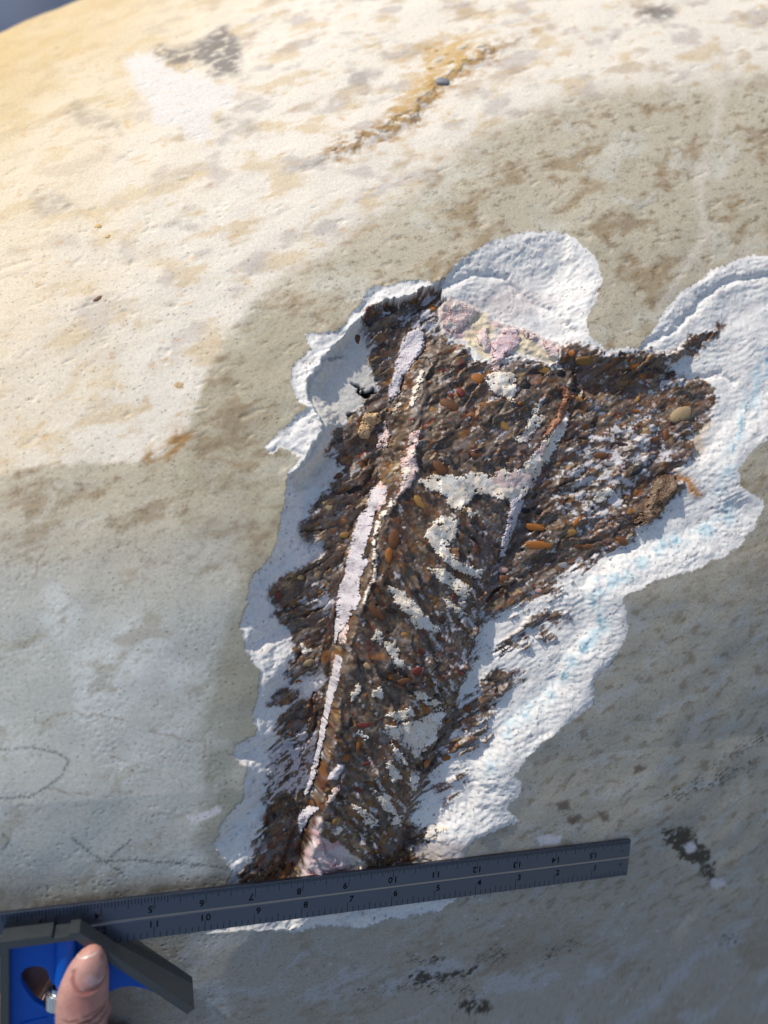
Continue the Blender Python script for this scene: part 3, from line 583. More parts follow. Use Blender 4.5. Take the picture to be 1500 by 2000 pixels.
# ---- thin crusts, veins: raised ragged plates with their own thickness
def plate(name, poly, lift, edge, tone_fn, mat=M_crust, rag=1.0, rg=.6, label=None, curl=0.0, seed=0, soft=.6):
    F = sdf(poly, 40)
    pa = np.array(poly); cand = np.nonzero((sqx > pa[:, 0].min() - 22) & (sqx < pa[:, 0].max() + 22) & (sqy > pa[:, 1].min() - 22) & (sqy < pa[:, 1].max() + 22))[0]
    j0, j1, i0, i1 = cand.min() // NX, cand.max() // NX, (cand % NX).min(), (cand % NX).max()
    UP = 3; jj = np.linspace(j0, j1, (j1 - j0) * UP + 1); ii = np.linspace(i0, i1, (i1 - i0) * UP + 1)
    ja = np.minimum(jj.astype(int), j1 - 1); ia = np.minimum(ii.astype(int), i1 - 1); fj = (jj - ja)[:, None]; fi = (ii - ia)[None, :]
    def up(a):
        g = a.reshape(NY, NX); A0 = g[ja][:, ia]; A1 = g[ja][:, ia + 1]; B0 = g[ja + 1][:, ia]; B1 = g[ja + 1][:, ia + 1]
        return ((A0 * (1 - fi) + A1 * fi) * (1 - fj) + (B0 * (1 - fi) + B1 * fi) * fj).ravel()
    x_, y_, X_, Y_, TX_, TY_ = (up(a) for a in (sqx, sqy, BX, BY, TX, TY))
    d = samp(F, x_, y_) + rag * (11 * fbm(X_ / 4.5, Y_ / 3.6, 6, 401 + seed, .66))
    d = d - rag * 15 * ss(.14, .42, fbm(X_ / 3.6, Y_ / 2.7, 5, 403 + seed, .65)) - rag * 3 * ss(.1, .5, fbm(X_ / .8, Y_ / .8, 2, 404 + seed))
    nj, ni = len(jj), len(ii); gi_ = np.arange(nj * ni).reshape(nj, ni); FQ_ = q4(gi_)
    FF = FQ_[(d[FQ_] > 0).all(1)]
    if len(FF) < 30: return None
    u, inv = np.unique(FF, return_inverse=True); inv = inv.reshape(-1, 4)
    du = d[u]; X_, Y_, TX_, TY_ = X_[u], Y_[u], TX_[u], TY_[u]; QX_ = up(qx)[u]
    P0_ = np.stack([up(P0[:, k])[u] for k in range(3)], 1); N0_ = np.stack([up(N0[:, k])[u] for k in range(3)], 1)
    h_ = up(h)[u]; f_ = up(fine)[u]
    th = lift * np.clip(du / edge, 0, 1) ** .6 + (.25 * fbm(X_ / 2.6, Y_ / 2.6, 3, 405 + seed) + .16 * fbm(X_ / .8, Y_ / .8, 2, 407 + seed)) * lift + curl * np.exp(-(du / (edge * 1.5)) ** 2)
    hs = up(h_soft)[u] + .9 + th if soft < .4 else up(h + fine_s)[u] + .30 + th + (1 - soft) * .5
    top = P0_ + N0_ * hs[:, None]
    # underside and rim
    nv = len(u); bot = P0_ + N0_ * (h_ + f_ - .6)[:, None]
    e = np.concatenate([inv[:, [0, 1]], inv[:, [1, 2]], inv[:, [2, 3]], inv[:, [3, 0]]])
    key = {}
    s = np.sort(e, 1); kk = s[:, 0].astype(np.int64) * nv + s[:, 1]
    uq, ix, cn = np.unique(kk, return_index=True, return_counts=True)
    be = e[ix[cn == 1]]
    rim = np.stack([be[:, 1], be[:, 0], be[:, 0] + nv, be[:, 1] + nv], 1)
    V = np.concatenate([top, bot]); Fa = np.concatenate([inv, rim])
    col = tone_fn((X_, Y_, TX_, TY_, QX_), du); col = col * (1 + .10 * fbm(X_ / .9, Y_ / .9, 2, 409))[:, None]; col = np.concatenate([col, col * .9])
    o = mesh_np(name, W(V), Fa, mat, boulder, True, np.clip(col, .004, .9), np.full(len(V), rg))
    if label: o['label'] = label
    return o
def cream_tone(u, d):
    c = np.tile(A(240, 227, 208), (len(u[0]), 1)); c = mixc(c, A(244, 238, 228), ss(-.1, .3, fbm(u[0] / 7, u[1] / 7, 3, 411)))
    c = mixc(c, A(206, 186, 150), .6 * ss(.16, .42, fbm(u[2] / 5, u[3] / 2.2, 3, 415))); c = mixc(c, A(120, 96, 70), .7 * ss(.36, .5, fbm(u[0] / 2.2, u[1] / 2.2, 3, 418)))
    return mixc(c, A(214, 178, 176), .6 * ss(.1, .35, fbm(u[0] / 12, u[1] / 12, 2, 421)) * (u[4] > 960))
def white_tone(u, d):
    c = np.tile(A(216, 210, 213), (len(u[0]), 1)); c = mixc(c, A(188, 180, 186), ss(0, .4, fbm(u[2] / 6, u[3] / 3, 3, 431)))
    return mixc(c, A(120, 104, 96), .7 * ss(.34, .5, fbm(u[0] / 2.5, u[1] / 2.5, 3, 435)))
def pink_tone(u, d):
    c = np.tile(A(228, 206, 198), (len(u[0]), 1)); c = mixc(c, A(214, 170, 160), .7 * ss(0, .35, fbm(u[0] / 4, u[1] / 4, 3, 441)))
    c = mixc(c, A(234, 222, 204), ss(.1, .35, fbm(u[0] / 5, u[1] / 5, 3, 444)))
    return mixc(c, A(136, 92, 78), .7 * ss(.3, .5, fbm(u[0] / 2, u[1] / 2, 3, 447)))
for i, p in enumerate(FLAKES): plate('flake', p, .38, 4, cream_tone, rag=1.0, seed=i * 5)
for i, p in enumerate(VEINS): plate('vein', p, 1.9, 6, white_tone, soft=.35, rag=.5, seed=i * 5, label='thin white slab standing in the dark core' if i < 4 else None)
for i, p in enumerate(PINKS): plate('pink_crust', p, 1.6, 6, pink_tone, rag=.7, seed=i * 5)
plate('cream_crust', CREST_CREAM, .9, 4, cream_tone, rag=.9)
plate('red_bar', REDBAR, 1.7, 7, lambda u, d: mixc(np.tile(A(150, 98, 70), (len(u[0]), 1)), A(186, 140, 108), ss(0, .4, fbm(u[0] / 4, u[1] / 4, 3, 451))), M_peb, rag=.4, rg=.4)
plate('peach_chip', [(710,808),(740,805),(745,823),(730,834),(719,857),(702,858),(698,845)], 2.2, 7, lambda u, d: mixc(np.tile(A(206, 172, 128), (len(u[0]), 1)), A(222, 196, 158), ss(0, .4, fbm(u[0] / 4, u[1] / 4, 3, 455))), M_crust, rag=.5)
plate('brown_wedge', [(1280,932),(1300,924),(1318,928),(1322,960),(1283,1012),(1250,1026),(1236,1022),(1256,990)], 2.6, 10, lambda u, d: mixc(np.tile(A(128, 104, 80), (len(u[0]), 1)), A(92, 66, 42), ss(-.1, .3, fbm(u[0] / 5, u[1] / 5, 3, 459))), M_peb, rag=.6, rg=.5)
for i, p in enumerate([[(880,590),(925,600),(935,612),(908,640),(885,655),(868,640)],[(960,668),(990,640),(1010,645),(1018,668),(990,694),(975,715),(962,705)],[(960,700),(975,705),(975,720),(962,728),(955,715)],[(1055,662),(1075,672),(1095,680),(1088,700),(1070,695)],[(1020,640),(1050,655),(1045,668),(1025,660)],[(925,650),(952,640),(958,680),(945,690)]]):
    plate('pink_crystal', p, 1.0, 7, pink_tone if i != 1 else (lambda u, d: mixc(np.tile(A(224, 200, 200), (len(u[0]), 1)), A(208, 166, 164), ss(0, .35, fbm(u[0] / 4, u[1] / 4, 3, 449)))), rag=.6, rg=.4, seed=i * 5, soft=.5)

for i, p in enumerate([[(752,1395),(800,1380),(815,1395),(775,1412)],[(800,1345),(835,1355),(862,1372),(850,1380),(815,1368)],[(760,1440),(790,1478),(800,1500),(775,1480)],[(700,1420),(720,1438),(712,1446),(696,1432)],[(800,1508),(822,1520),(812,1545),(798,1535)],[(762,1590),(790,1590),(782,1612),(765,1608)],[(858,1160),(905,1190),(925,1205),(900,1200),(868,1180)],[(838,1208),(862,1232),(850,1240),(832,1222)],[(900,985),(925,998),(935,1015),(915,1010)],[(868,1050),(880,1085),(900,1100),(880,1098)],[(1062,865),(1080,880),(1072,905),(1056,895)],[(642,1625),(660,1612),(672,1620),(655,1632)]]):
    plate('flake', p, .38, 4, cream_tone, rag=1.0, seed=200 + i * 5)
# ---- pebbles
def pebble_mesh(seed):
    r = random.Random(seed); bm = bmesh.new(); bmesh.ops.create_icosphere(bm, subdivisions=2, radius=1)
    ax = [(r.gauss(0, 1), r.gauss(0, 1), r.gauss(0, 1)) for _ in range(7)]
    for v in bm.verts:
        d = v.co.normalized(); s = 1
        for a in ax[:5]:
            aa = Vector(a).normalized(); t = d.dot(aa)
            if t > .62: s = min(s, .66 / t + .03)
        s *= 1 + .05 * math.sin(3 * d.x + ax[5][0] * 3) + .05 * math.sin(4 * d.y + ax[6][1] * 3)
        v.co = d * s
    V = np.array([v.co[:] for v in bm.verts]); F = np.array([[q.index for q in f.verts] for f in bm.faces]); bm.free(); return V, F
PM = {}
def pebble_data(shape, colname, c):
    if (shape, colname) in PM: return PM[(shape, colname)]
    V, F = pebble_mesh(shape)
    nn = fbm(V[:, 0] * 2 + shape, V[:, 1] * 2 + V[:, 2] * 1.3, 3, 461)
    col = np.clip(np.tile(A(*c), (len(V), 1)) * (1 + .5 * nn)[:, None], .004, .9)
    o = mesh_np('pebble', V, F, M_peb, None, True, col, np.full(len(V), .46)); me = o.data; bpy.data.objects.remove(o)
    PM[(shape, colname)] = me; return me
PCOL = dict(orange=(162, 98, 32), ochre=(158, 118, 58), dark=(58, 38, 26), black=(22, 20, 20), red=(116, 44, 30), tan=(170, 146, 108), grey=(142, 140, 142), brown=(110, 68, 34), pink=(206, 166, 148), peach=(200, 168, 124), blue=(130, 134, 146), white=(218, 214, 210), yellow=(214, 180, 112), cream=(226, 214, 184))
npb = 0
def pebble(px, py, rx_, ry_, ang, cname, flat=.42, sink=.42):
    """rx_, ry_ photo-scale half sizes"""
    global npb
    k = at(px, py)
    if k is None: return
    mm = PXMM(k); nn = NS[k]; a = math.radians(-ang)
    ex = np.array([math.cos(a), math.sin(a), 0]); ex -= nn * (ex @ nn); ex /= np.linalg.norm(ex); ey = np.cross(nn, ex)
    a_, b_ = rx_ * mm, ry_ * mm; c_ = flat * min(a_, b_)
    R3 = np.stack([ex * a_, ey * b_, nn * c_], 1) * .001
    Rw = ROT @ R3; cen = W(P[k] - nn * c_ * sink)
    o = bpy.data.objects.new('pebble', pebble_data(random.randrange(6), cname, PCOL[cname])); COL.objects.link(o)
    M4 = Matrix.Identity(4)
    for i in range(3):
        for j in range(3): M4[i][j] = Rw[i][j]
        M4[i][3] = cen[i] - boulder.location[i]
    o.parent = boulder; o.matrix_local = M4; npb += 1
LIST = [(935,738,17,13,0,'orange'),(900,767,10,11,0,'red'),(878,790,22,12,20,'brown'),(1027,755,14,13,0,'black'),(1060,720,17,12,30,'ochre'),(1150,704,30,12,8,'ochre'),(1238,712,20,10,-5,'orange'),(1095,731,12,11,0,'black'),(1120,738,10,9,0,'dark'),
 (985,828,27,9,40,'ochre'),(930,888,13,8,10,'brown'),(865,910,27,19,20,'brown'),(880,770,8,7,0,'red'),(1052,1065,27,12,5,'orange'),(1047,1028,21,9,10,'orange'),(1117,1038,20,9,-20,'ochre'),(1128,1067,14,6,0,'brown'),(1155,1066,16,7,0,'brown'),(1215,1057,16,9,20,'brown'),
 (896,1118,16,13,10,'brown'),(862,1208,12,10,0,'dark'),(897,1210,15,7,40,'black'),(861,1243,16,10,40,'brown'),(713,1415,21,8,-5,'red'),(700,1545,15,8,30,'red'),(590,1126,14,6,-5,'yellow'),(544,1164,13,11,-30,'red'),(600,1297,14,8,-20,'tan'),(580,1330,12,6,5,'orange'),(602,1240,9,8,0,'orange'),
 (822,1272,13,8,40,'red'),(848,1277,10,9,0,'orange'),(818,1311,15,11,0,'red'),(800,1390,20,11,10,'brown'),(1300,850,9,16,20,'brown'),(1218,868,20,5,15,'dark'),(1243,920,25,7,-25,'black'),(1272,858,22,8,-8,'brown'),(1315,780,10,9,0,'brown'),(1393,776,11,8,40,'brown'),(1330,808,29,18,-40,'tan'),(1176,806,13,8,5,'blue'),(1168,794,9,7,0,'blue'),
 (1268,742,12,5,5,'pink'),(1254,735,9,7,0,'orange'),(1279,791,6,9,20,'pink'),(1210,758,8,7,0,'ochre'),(1238,800,14,5,10,'orange'),(690,960,22,14,-40,'black'),(722,932,18,10,-30,'dark'),(662,930,14,9,-30,'brown'),(1025,995,15,10,-30,'black'),(1050,998,14,9,0,'black'),(700,660,7,12,0,'brown'),(746,672,8,7,0,'dark'),(842,600,9,10,30,'orange'),
 (1112,690,9,7,0,'orange'),(1075,745,12,9,20,'brown'),(1185,905,30,5,5,'grey'),(1172,890,15,9,0,'brown'),(1050,1150,12,8,-20,'pink'),(980,1112,14,8,-10,'pink'),(985,1130,12,9,0,'brown'),(1100,1105,14,9,0,'grey'),(640,990,10,8,0,'tan'),(618,1040,10,7,0,'peach'),(672,1045,13,7,-10,'ochre'),(845,800,8,8,0,'ochre'),(760,985,8,6,0,'brown'),
 (770,1050,14,24,10,'brown'),(760,1085,10,18,0,'orange'),(820,980,10,20,-40,'ochre'),(835,1000,8,16,-30,'brown'),(790,1240,11,7,0,'ochre'),(735,1195,12,26,-35,'brown'),(765,1190,16,9,10,'dark'),(790,1330,14,8,0,'brown'),(720,1300,12,8,0,'tan'),(700,1450,7,18,15,'orange'),(675,1480,10,9,0,'orange'),(765,1320,9,8,0,'orange'),(650,1640,14,8,0,'brown'),(640,1600,12,8,0,'dark'),
 (828,1385,18,10,20,'orange'),(835,1490,12,10,0,'orange'),(915,1385,12,9,0,'brown'),(870,1480,10,8,0,'orange'),(555,1690,10,8,0,'dark'),(530,1650,12,8,-20,'brown'),(740,1660,9,8,0,'brown'),(715,1490,16,4,-8,'red'),(705,1600,14,10,0,'brown'),(748,1525,9,12,20,'brown'),(770,1615,9,7,0,'grey'),(820,1630,10,7,-10,'brown')]
for L in LIST: pebble(*L)
cand = np.nonzero(ok & IN & (coreM > .9) & (dm < .3) & (dC > 8) & (pcM < .1) & (lpM < .1) & (qy < 1680))[0]
names = ['orange'] * 4 + ['brown'] * 7 + ['dark'] * 5 + ['ochre'] * 3 + ['grey'] * 3 + ['tan'] * 2 + ['red', 'red', 'black', 'black', 'pink']
for k in RNG.choice(cand, 120, replace=False):
    s = 3.0 + 7.0 * RNG.random() ** 3
    pebble(qx[k], qy[k], s * (1 + .9 * RNG.random()), s * .8, -38 + RNG.normal() * 25, names[RNG.integers(len(names))], .45, .5)
for x, y, r in [(903,92,11),(940,88,13),(870,105,9),(855,118,10),(880,120,8),(838,132,8),(905,115,9),(850,98,7),(862,158,16),(190,443,9),(210,461,7)]:
    pebble(x, y, r * 1.1, r * .8, -30, 'cream' if r > 9 and y < 140 else ('grey' if r == 16 else 'yellow'), .5, .35)
pebble(192, 583, 13, 5, -38, 'brown'); pebble(350, 752, 12, 9, 0, 'peach', .2, .4)

# ------------------------------------------------------------------ combination square
print('square')
BR = np.array([[.9559, .0634, .2867], [-.0237, .9899, -.1399], [-.2926, .1269, .9478]]); BT = np.array([151.195, -200.81, -470.197])
def BL(p):                                   # blade frame (u along, v across, n out of the face) to world
    return W(np.asarray(p, float) @ BR.T + BT)
sq_o = BL([[-250, -12, 0]])[0]
square = empty('combination_square', tuple(float(x) for x in sq_o), 'steel combination square with blue and grey head, its ruler across the foot of the hollow', 'combination square')
def prism(poly, n0, n1, V=None, F=None):
    V = V if V is not None else []; F = F if F is not None else []
    b = len(V); m = len(poly)
    ar = sum(poly[i][0] * poly[(i + 1) % m][1] - poly[(i + 1) % m][0] * poly[i][1] for i in range(m))
    if ar < 0: poly = poly[::-1]
    V += [(x, y, n1) for x, y in poly] + [(x, y, n0) for x, y in poly]
    F.append([b + i for i in range(m)]); F.append([b + m + i for i in range(m)][::-1])
    for i in range(m):
        j = (i + 1) % m; F.append([b + i, b + m + i, b + m + j, b + j])
    return V, F
def poly_obj(name, V, F, mat, parent, bevel=0, seg=2, smooth=False):
    me = bpy.data.meshes.new(name); Vw = BL(V) - np.array(root_loc(parent))
    me.from_pydata([tuple(v) for v in Vw], [], F); me.update(); me.materials.append(mat)
    o = bpy.data.objects.new(name, me); COL.objects.link(o); o.parent = parent
    if smooth: me.polygons.foreach_set('use_smooth', np.ones(len(me.polygons), bool))
    if bevel:
        md = o.modifiers.new('bevel', 'BEVEL'); md.width = bevel * .001; md.segments = seg; md.limit_method = 'ANGLE'; md.angle_limit = math.radians(35); md.harden_normals = True
    return o
def root_loc(p):
    l = np.array(p.location, float)
    while p.parent: p = p.parent; l = l + np.array(p.location, float)
    return l
M_steel = plain('satin steel', (.112, .125, .16), .38, 1.0, .10, 120, .05)
M_mach = plain('machined grey casting', (.075, .085, .09), .42, .5, .14, 260, .10)
M_blue = plain('blue enamel', lin(0, 96, 204), .5, 0, .06, 80, 0, .1, .25)
M_print = plain('black print', (.006, .006, .008), .7, 0, 0, 1, 0, 0, .05)
M_nut = plain('bright plated steel', (.75, .75, .76), .18, 1.0, .06, 400)
BU0 = -412
prof = [(0, -.15), (-.15, 0), (-10.6, 0), (-10.9, -.3), (-12.1, -.3), (-12.4, 0), (-23.05, 0), (-23.2, -.15), (-23.2, -2.2), (0, -2.2)]
V = []; F = []; m = len(prof)
us = [BU0, -300, -200, -100, 0]
for u in us: V += [(u, v, nn) for v, nn in prof]
for a in range(len(us) - 1):
    for i in range(m): j = (i + 1) % m; F.append([a * m + i, a * m + j, (a + 1) * m + j, (a + 1) * m + i])
F.append(list(range(m))); F.append([(len(us) - 1) * m + i for i in range(m)][::-1])
blade = poly_obj('blade', V, F, M_steel, square); blade['label'] = 'straight steel ruler with a groove and two rows of inch numbers'
V = []; F = []
def tick(u, v0, v1, w=.16):
    b = len(V); V.extend([(u - w, v0, .03), (u + w, v0, .03), (u + w, v1, .03), (u - w, v1, .03)]); F.append([b, b + 1, b + 2, b + 3])
for k in range(1, 16 * 32):
    u = -k * 25.4 / 32
    q = 512 - k       # counted from the far end
    if q > 5.3 * 32 or q % 2 == 0:
        Ln = 7.4 if q % 32 == 0 else 5.2 if q % 16 == 0 else 4.2 if q % 8 == 0 else 3.2 if q % 2 == 0 and q < 5.3 * 32 else 3.1 if q % 4 == 0 else 2.2
        tick(u, -.25, -Ln, .13 if q > 5.3 * 32 else .17)
    if k % 4 == 0 or (k < 32 and k % 2 == 0):
        Ln = 6.4 if k % 32 == 0 else 4.6 if k % 16 == 0 else 3.4 if k % 4 == 0 else 2.4
        tick(u, -23.2 + Ln, -22.95, .14)
grad = poly_obj('graduation', V, F, M_print, blade); grad['kind'] = 'stuff'
poly_obj('groove', *prism([(BU0 + 1, -10.95), (-.3, -10.95), (-.3, -12.05), (BU0 + 1, -12.05)], -.5, -.26), plain('painted glint steel', (.34, .30, .28), .42, 1.0, .1, 200), blade)  # lighter warm strip, light reflected in the groove put into its colour
def numeral(s, u, v, flip):
    cu = bpy.data.curves.new('numeral', 'FONT'); cu.body = s; cu.size = 5.0; cu.align_x = 'CENTER'; cu.align_y = 'CENTER'; cu.extrude = .02; cu.offset = .11
    cu.resolution_u = 4
    if len(s) > 1: cu.space_character = 1.25
    t = bpy.data.objects.new('numeral', cu); COL.objects.link(t)
    dg = bpy.context.evaluated_depsgraph_get(); me = bpy.data.meshes.new_from_object(t.evaluated_get(dg)); bpy.data.objects.remove(t)
    co = np.array([v_.co[:] for v_ in me.vertices]); 
    if flip: co[:, :2] *= -1
    co[:, 0] += u; co[:, 1] += v; co[:, 2] += .05
    Vw = BL(co) - root_loc(blade)
    me.vertices.foreach_set('co', Vw.astype(np.float32).ravel()); me.update(); me.materials.clear(); me.materials.append(M_print)
    me.name = 'numeral'
    o = bpy.data.objects.new('numeral', me); COL.objects.link(o); o.parent = blade
    return o
for k in range(1, 14):
    two = k > 9
    if k <= 12: numeral(str(k), -k * 25.4 + (0 if two else 2.0), -15.6, False)
for q in range(1, 16):
    two = q > 9
    if q >= 2: numeral(str(q), -(16 - q) * 25.4 - (0 if two else 2.0), -7.0, True)
# small end marks
V = []; F = []
for (u, v, w_, h_) in ((-5.2, -16.0, .3, 3.0), (-6.2, -15.2, .9, .5), (-5.4, -15.0, 1.0, .5), (-6.0, -6.4, 1.1, .4), (-4.6, -6.8, .9, .4), (-5.4, -6.0, .5, .4)):
    prism([(u - w_ / 2, v - h_ / 2), (u + w_ / 2, v - h_ / 2), (u + w_ / 2, v + h_ / 2), (u - w_ / 2, v + h_ / 2)], .01, .03, V, F)
poly_obj('end_mark', V, F, M_print, blade)
# head: grey machined frame (flange round a blue web)
outer = [(-349, -120), (-349, -7.6), (-314.2, -7.6), (-258.6, -58.6)]
inner = [(-345, -120), (-345, -11.6), (-315.8, -11.6), (-262.2, -60.8)]
def frame_piece(i, n0, n1, V, F): prism([outer[i], outer[i + 1], inner[i + 1], inner[i]], n0, n1, V, F)
def strip(n0, n1, outl, innl, V, F):
    # one closed band following the outline
    b = len(V); m = len(outl)
    for p, z in ((outl, n1), (innl, n1), (outl, n0), (innl, n0)): V.extend([(x, y, z) for x, y in p])
    for i in range(m - 1):
        o, i_, ob, ib = b + i, b + m + i, b + 2 * m + i, b + 3 * m + i
        F.append([o, i_, i_ + 1, o + 1][::-1]); F.append([ob, ob + 1, ib + 1, ib][::-1]); F.append([o, o + 1, ob + 1, ob][::-1]); F.append([i_, ib, ib + 1, i_ + 1][::-1])
    F.append([b, b + 2 * m, b + 3 * m, b + m][::-1]); e = m - 1; F.append([b + e, b + m + e, b + 3 * m + e, b + 2 * m + e][::-1])
V = []; F = []
oz = [(-349, -120), (-349, -7.6), (-326.5, -7.6), (-326.2, -9.2), (-319.0, -9.2), (-318.6, -7.6), (-314.2, -7.6), (-258.6, -58.6)]
iz = [(-345, -120), (-345, -11.6), (-326.5, -11.6), (-326.2, -11.6), (-319.0, -11.6), (-318.6, -11.6), (-315.8, -11.6), (-262.2, -60.8)]
cut_o, cut_i = (-297.0, -23.38), (-302.9, -23.38)
strip(.12, 10, oz[:-1] + [cut_o], iz[:-1] + [cut_i], V, F)
strip(-13, -2.32, outer[:-1] + [cut_o], inner[:-1] + [cut_i], V, F)
strip(-13, 10, [cut_o, (-258.6, -58.6)], [cut_i, (-262.2, -60.8)], V, F)
fr = poly_obj('machined_frame', V, F, M_mach, square); fr['label'] = 'grey machined edge of the head with a forty five degree shoulder'
me = fr.data; bm = bmesh.new(); bm.from_mesh(me); bmesh.ops.recalc_face_normals(bm, faces=bm.faces); bm.to_mesh(me); bm.free()
# blue web with a bean shaped hole
webo = [(-345, -120), (-345, -11.6), (-315.8, -11.6), (-262.6, -60.5), (-266, -59.4), (-271, -55.6), (-277, -51.6), (-283, -47.6), (-289, -45.2), (-295, -44.8), (-301, -46.6), (-306, -50.5), (-310, -57), (-312, -66), (-312, -120)]
hole_p = [(-338.6, -27.2), (-335, -26.7), (-331.4, -27.6), (-329, -30), (-328, -34), (-326.5, -38), (-320, -40), (-315, -42), (-314, -46), (-317, -50), (-324, -51.6), (-330, -49.6), (-334.6, -45.6), (-338, -40), (-340.6, -34.6), (-340.8, -30)]
bm = bmesh.new()
def loopv(pts, z): return [bm.verts.new((x, y, z)) for x, y in pts]
for z in (4.0, .3):
    lo = loopv(webo, z); li = loopv(hole_p, z)
    es = [bm.edges.new((l[i], l[(i + 1) % len(l)])) for l in (lo, li) for i in range(len(l))]
    bmesh.ops.triangle_fill(bm, edges=es, use_beauty=True)
    if z == 4.0: t0, t1 = lo, li
for a, b in ((t0, lo), (t1, li)):
    for i in range(len(a)): j = (i + 1) % len(a); bm.faces.new((a[i], a[j], b[j], b[i]))
bmesh.ops.recalc_face_normals(bm, faces=bm.faces)
V = [v.co[:] for v in bm.verts]; bm.verts.index_update(); F = [[v.index for v in f.verts] for f in bm.faces]; bm.free()
web = poly_obj('web', V, F, M_blue, square); web['label'] = 'bright blue enamelled web with a bean shaped hole'
# boss (rounded rib) and low ridges on the web
V = []; F = []
sec = 14
for v_ in (-11.8, -36, -39.5, -40.4):
    rr = 5.2 if v_ > -39 else 4.4 if v_ > -40 else 3.6
    V += [(-320.5 + rr * math.cos(math.pi * k / sec), v_, 3.9 + rr * .75 * math.sin(math.pi * k / sec)) for k in range(sec + 1)]
for r in range(3):
    for k in range(sec): a = r * (sec + 1) + k; F.append([a, a + 1, a + sec + 2, a + sec + 1])
F.append([3 * (sec + 1) + k for k in range(sec + 1)])
poly_obj('boss', V, F, M_blue, web, smooth=True)
V = []; F = []
prism([(-341, -56), (-329, -54.5), (-329, -56), (-341, -57.6)], 3.8, 4.7, V, F); prism([(-326, -56), (-322, -53), (-317, -52.5), (-317, -54), (-322, -54.6), (-325, -57)], 3.8, 4.7, V, F)
poly_obj('ridge', V, F, M_blue, web, .3, 2)
# knurled lock nut in the hole, axis along v
V = []; F = []; seg = 72
rings = [(-40.2, 3.6), (-40.2, 4.6), (-41.6, 5.0), (-42.2, 5.0), (-42.4, 6.2), (-43.0, 6.9), (-50.5, 6.9), (-51.0, 6.2), (-51.0, 0)]
for v_, r_ in rings:
    for k in range(seg):
        kn = .28 * (k % 2) if 6.5 < r_ else 0
        th = 2 * math.pi * k / seg; V.append((-323.2 + (r_ - kn) * math.cos(th), v_, 2.0 + (r_ - kn) * .92 * math.sin(th)))
for r in range(len(rings) - 1):
    for k in range(seg): a = r * seg + k; b = r * seg + (k + 1) % seg; F.append([a, b, b + seg, a + seg])
poly_obj('lock_nut', V, F, M_nut, square)

# ------------------------------------------------------------------ hand
print('hand')
def tube(path, sides=40, rings=14, cap0=True, cap1=True):
    """path: list of (u,v,n, half width, half depth, roll degrees) in the blade frame, splined and closed"""
    A_ = np.array(path, float); t = np.linspace(0, len(A_) - 1, (len(A_) - 1) * rings + 1)
    def cr(col):
        p = np.concatenate([[2 * col[0] - col[1]], col, [2 * col[-1] - col[-2]]]); i = np.minimum(t.astype(int), len(col) - 2); f = t - i
        a, b, c, d = p[i], p[i + 1], p[i + 2], p[i + 3]
        return .5 * (2 * b + (c - a) * f + (2 * a - 5 * b + 4 * c - d) * f ** 2 + (3 * b - a - 3 * c + d) * f ** 3)
    Q = np.stack([cr(A_[:, k]) for k in range(6)], 1)
    d = np.gradient(Q[:, :3], axis=0); d /= np.linalg.norm(d, axis=1, keepdims=True)
    V = []; F = []
    for q, t_ in zip(Q, d):
        s = np.cross(t_, [0, 0, 1]); s /= np.linalg.norm(s); w = np.cross(s, t_); a = math.radians(q[5])
        s, w = s * math.cos(a) + w * math.sin(a), w * math.cos(a) - s * math.sin(a)
        for k in range(sides):
            th = 2 * math.pi * k / sides; V.append(q[:3] + s * max(q[3], .3) * math.cos(th) + w * max(q[4], .3) * math.sin(th))
    nr = len(Q)
    for r in range(nr - 1):
        for k in range(sides): a = r * sides + k; b = r * sides + (k + 1) % sides; F.append([a, b, b + sides, a + sides])
    F.append(list(range(sides))[::-1]); F.append([(nr - 1) * sides + k for k in range(sides)])
    return V, F
parts = [
 # thumb on the front of the web
 [(-318,-140,-4,18,15,0),(-314,-112,5,15,13,0),(-312.6,-85,10,12.8,11,0),(-312.4,-62,12.4,11.6,9.8,0),(-312.2,-50,12.8,11.9,9.8,-6),(-311.8,-38,12.9,11.9,9.3,-12),(-310.2,-28.5,12.7,10.4,8.6,-16),(-308.7,-22,12.2,8.2,7.2,-18),(-308.0,-17.6,11.6,5.5,5.2,-18),(-307.8,-15.2,11.2,2.6,2.8,-18),(-307.8,-14.5,11.1,.6,.6,-18)],
 # index finger behind the head, its side seen through the hole
 [(-352,-150,-30,12,11,0),(-356,-110,-33,10.5,10,0),(-350,-75,-27,9.6,9,0),(-340,-50,-19,9,8.4,0),(-330,-34,-16.5,8.4,7.6,0),(-321,-27,-17,6,5.6,0),(-317,-25,-17.5,1,1,0)],
 [(-330,-150,-34,12,11,0),(-333,-112,-40,10.5,10,0),(-328,-84,-38,9.6,9,0),(-320,-66,-30,8.8,8.2,0),(-314,-60,-25,5.6,5.4,0),(-312,-58,-23,1,1,0)],
 [(-310,-155,-36,11.5,11,0),(-311,-122,-44,10,9.6,0),(-310,-98,-43,9.2,8.8,0),(-308,-84,-34,8.4,8,0),(-307,-80,-28,5.4,5.2,0),(-307,-79,-25,1,1,0)],
 [(-292,-165,-34,10,10,0),(-292,-136,-42,8.6,8.4,0),(-293,-116,-40,7.8,7.6,0),(-295,-106,-32,7,6.8,0),(-296,-103,-27,4.6,4.4,0),(-296,-102,-25,1,1,0)],
 # palm and wrist, below the picture
 [(-330,-330,-50,26,20,0),(-328,-280,-44,28,21,0),(-324,-235,-36,36,21,0),(-322,-190,-30,42,20,0),(-324,-160,-28,40,17,0),(-326,-140,-29,34,13,0),(-326,-132,-30,20,8,0),(-326,-128,-30,3,2,0)]]
V = []; F = []
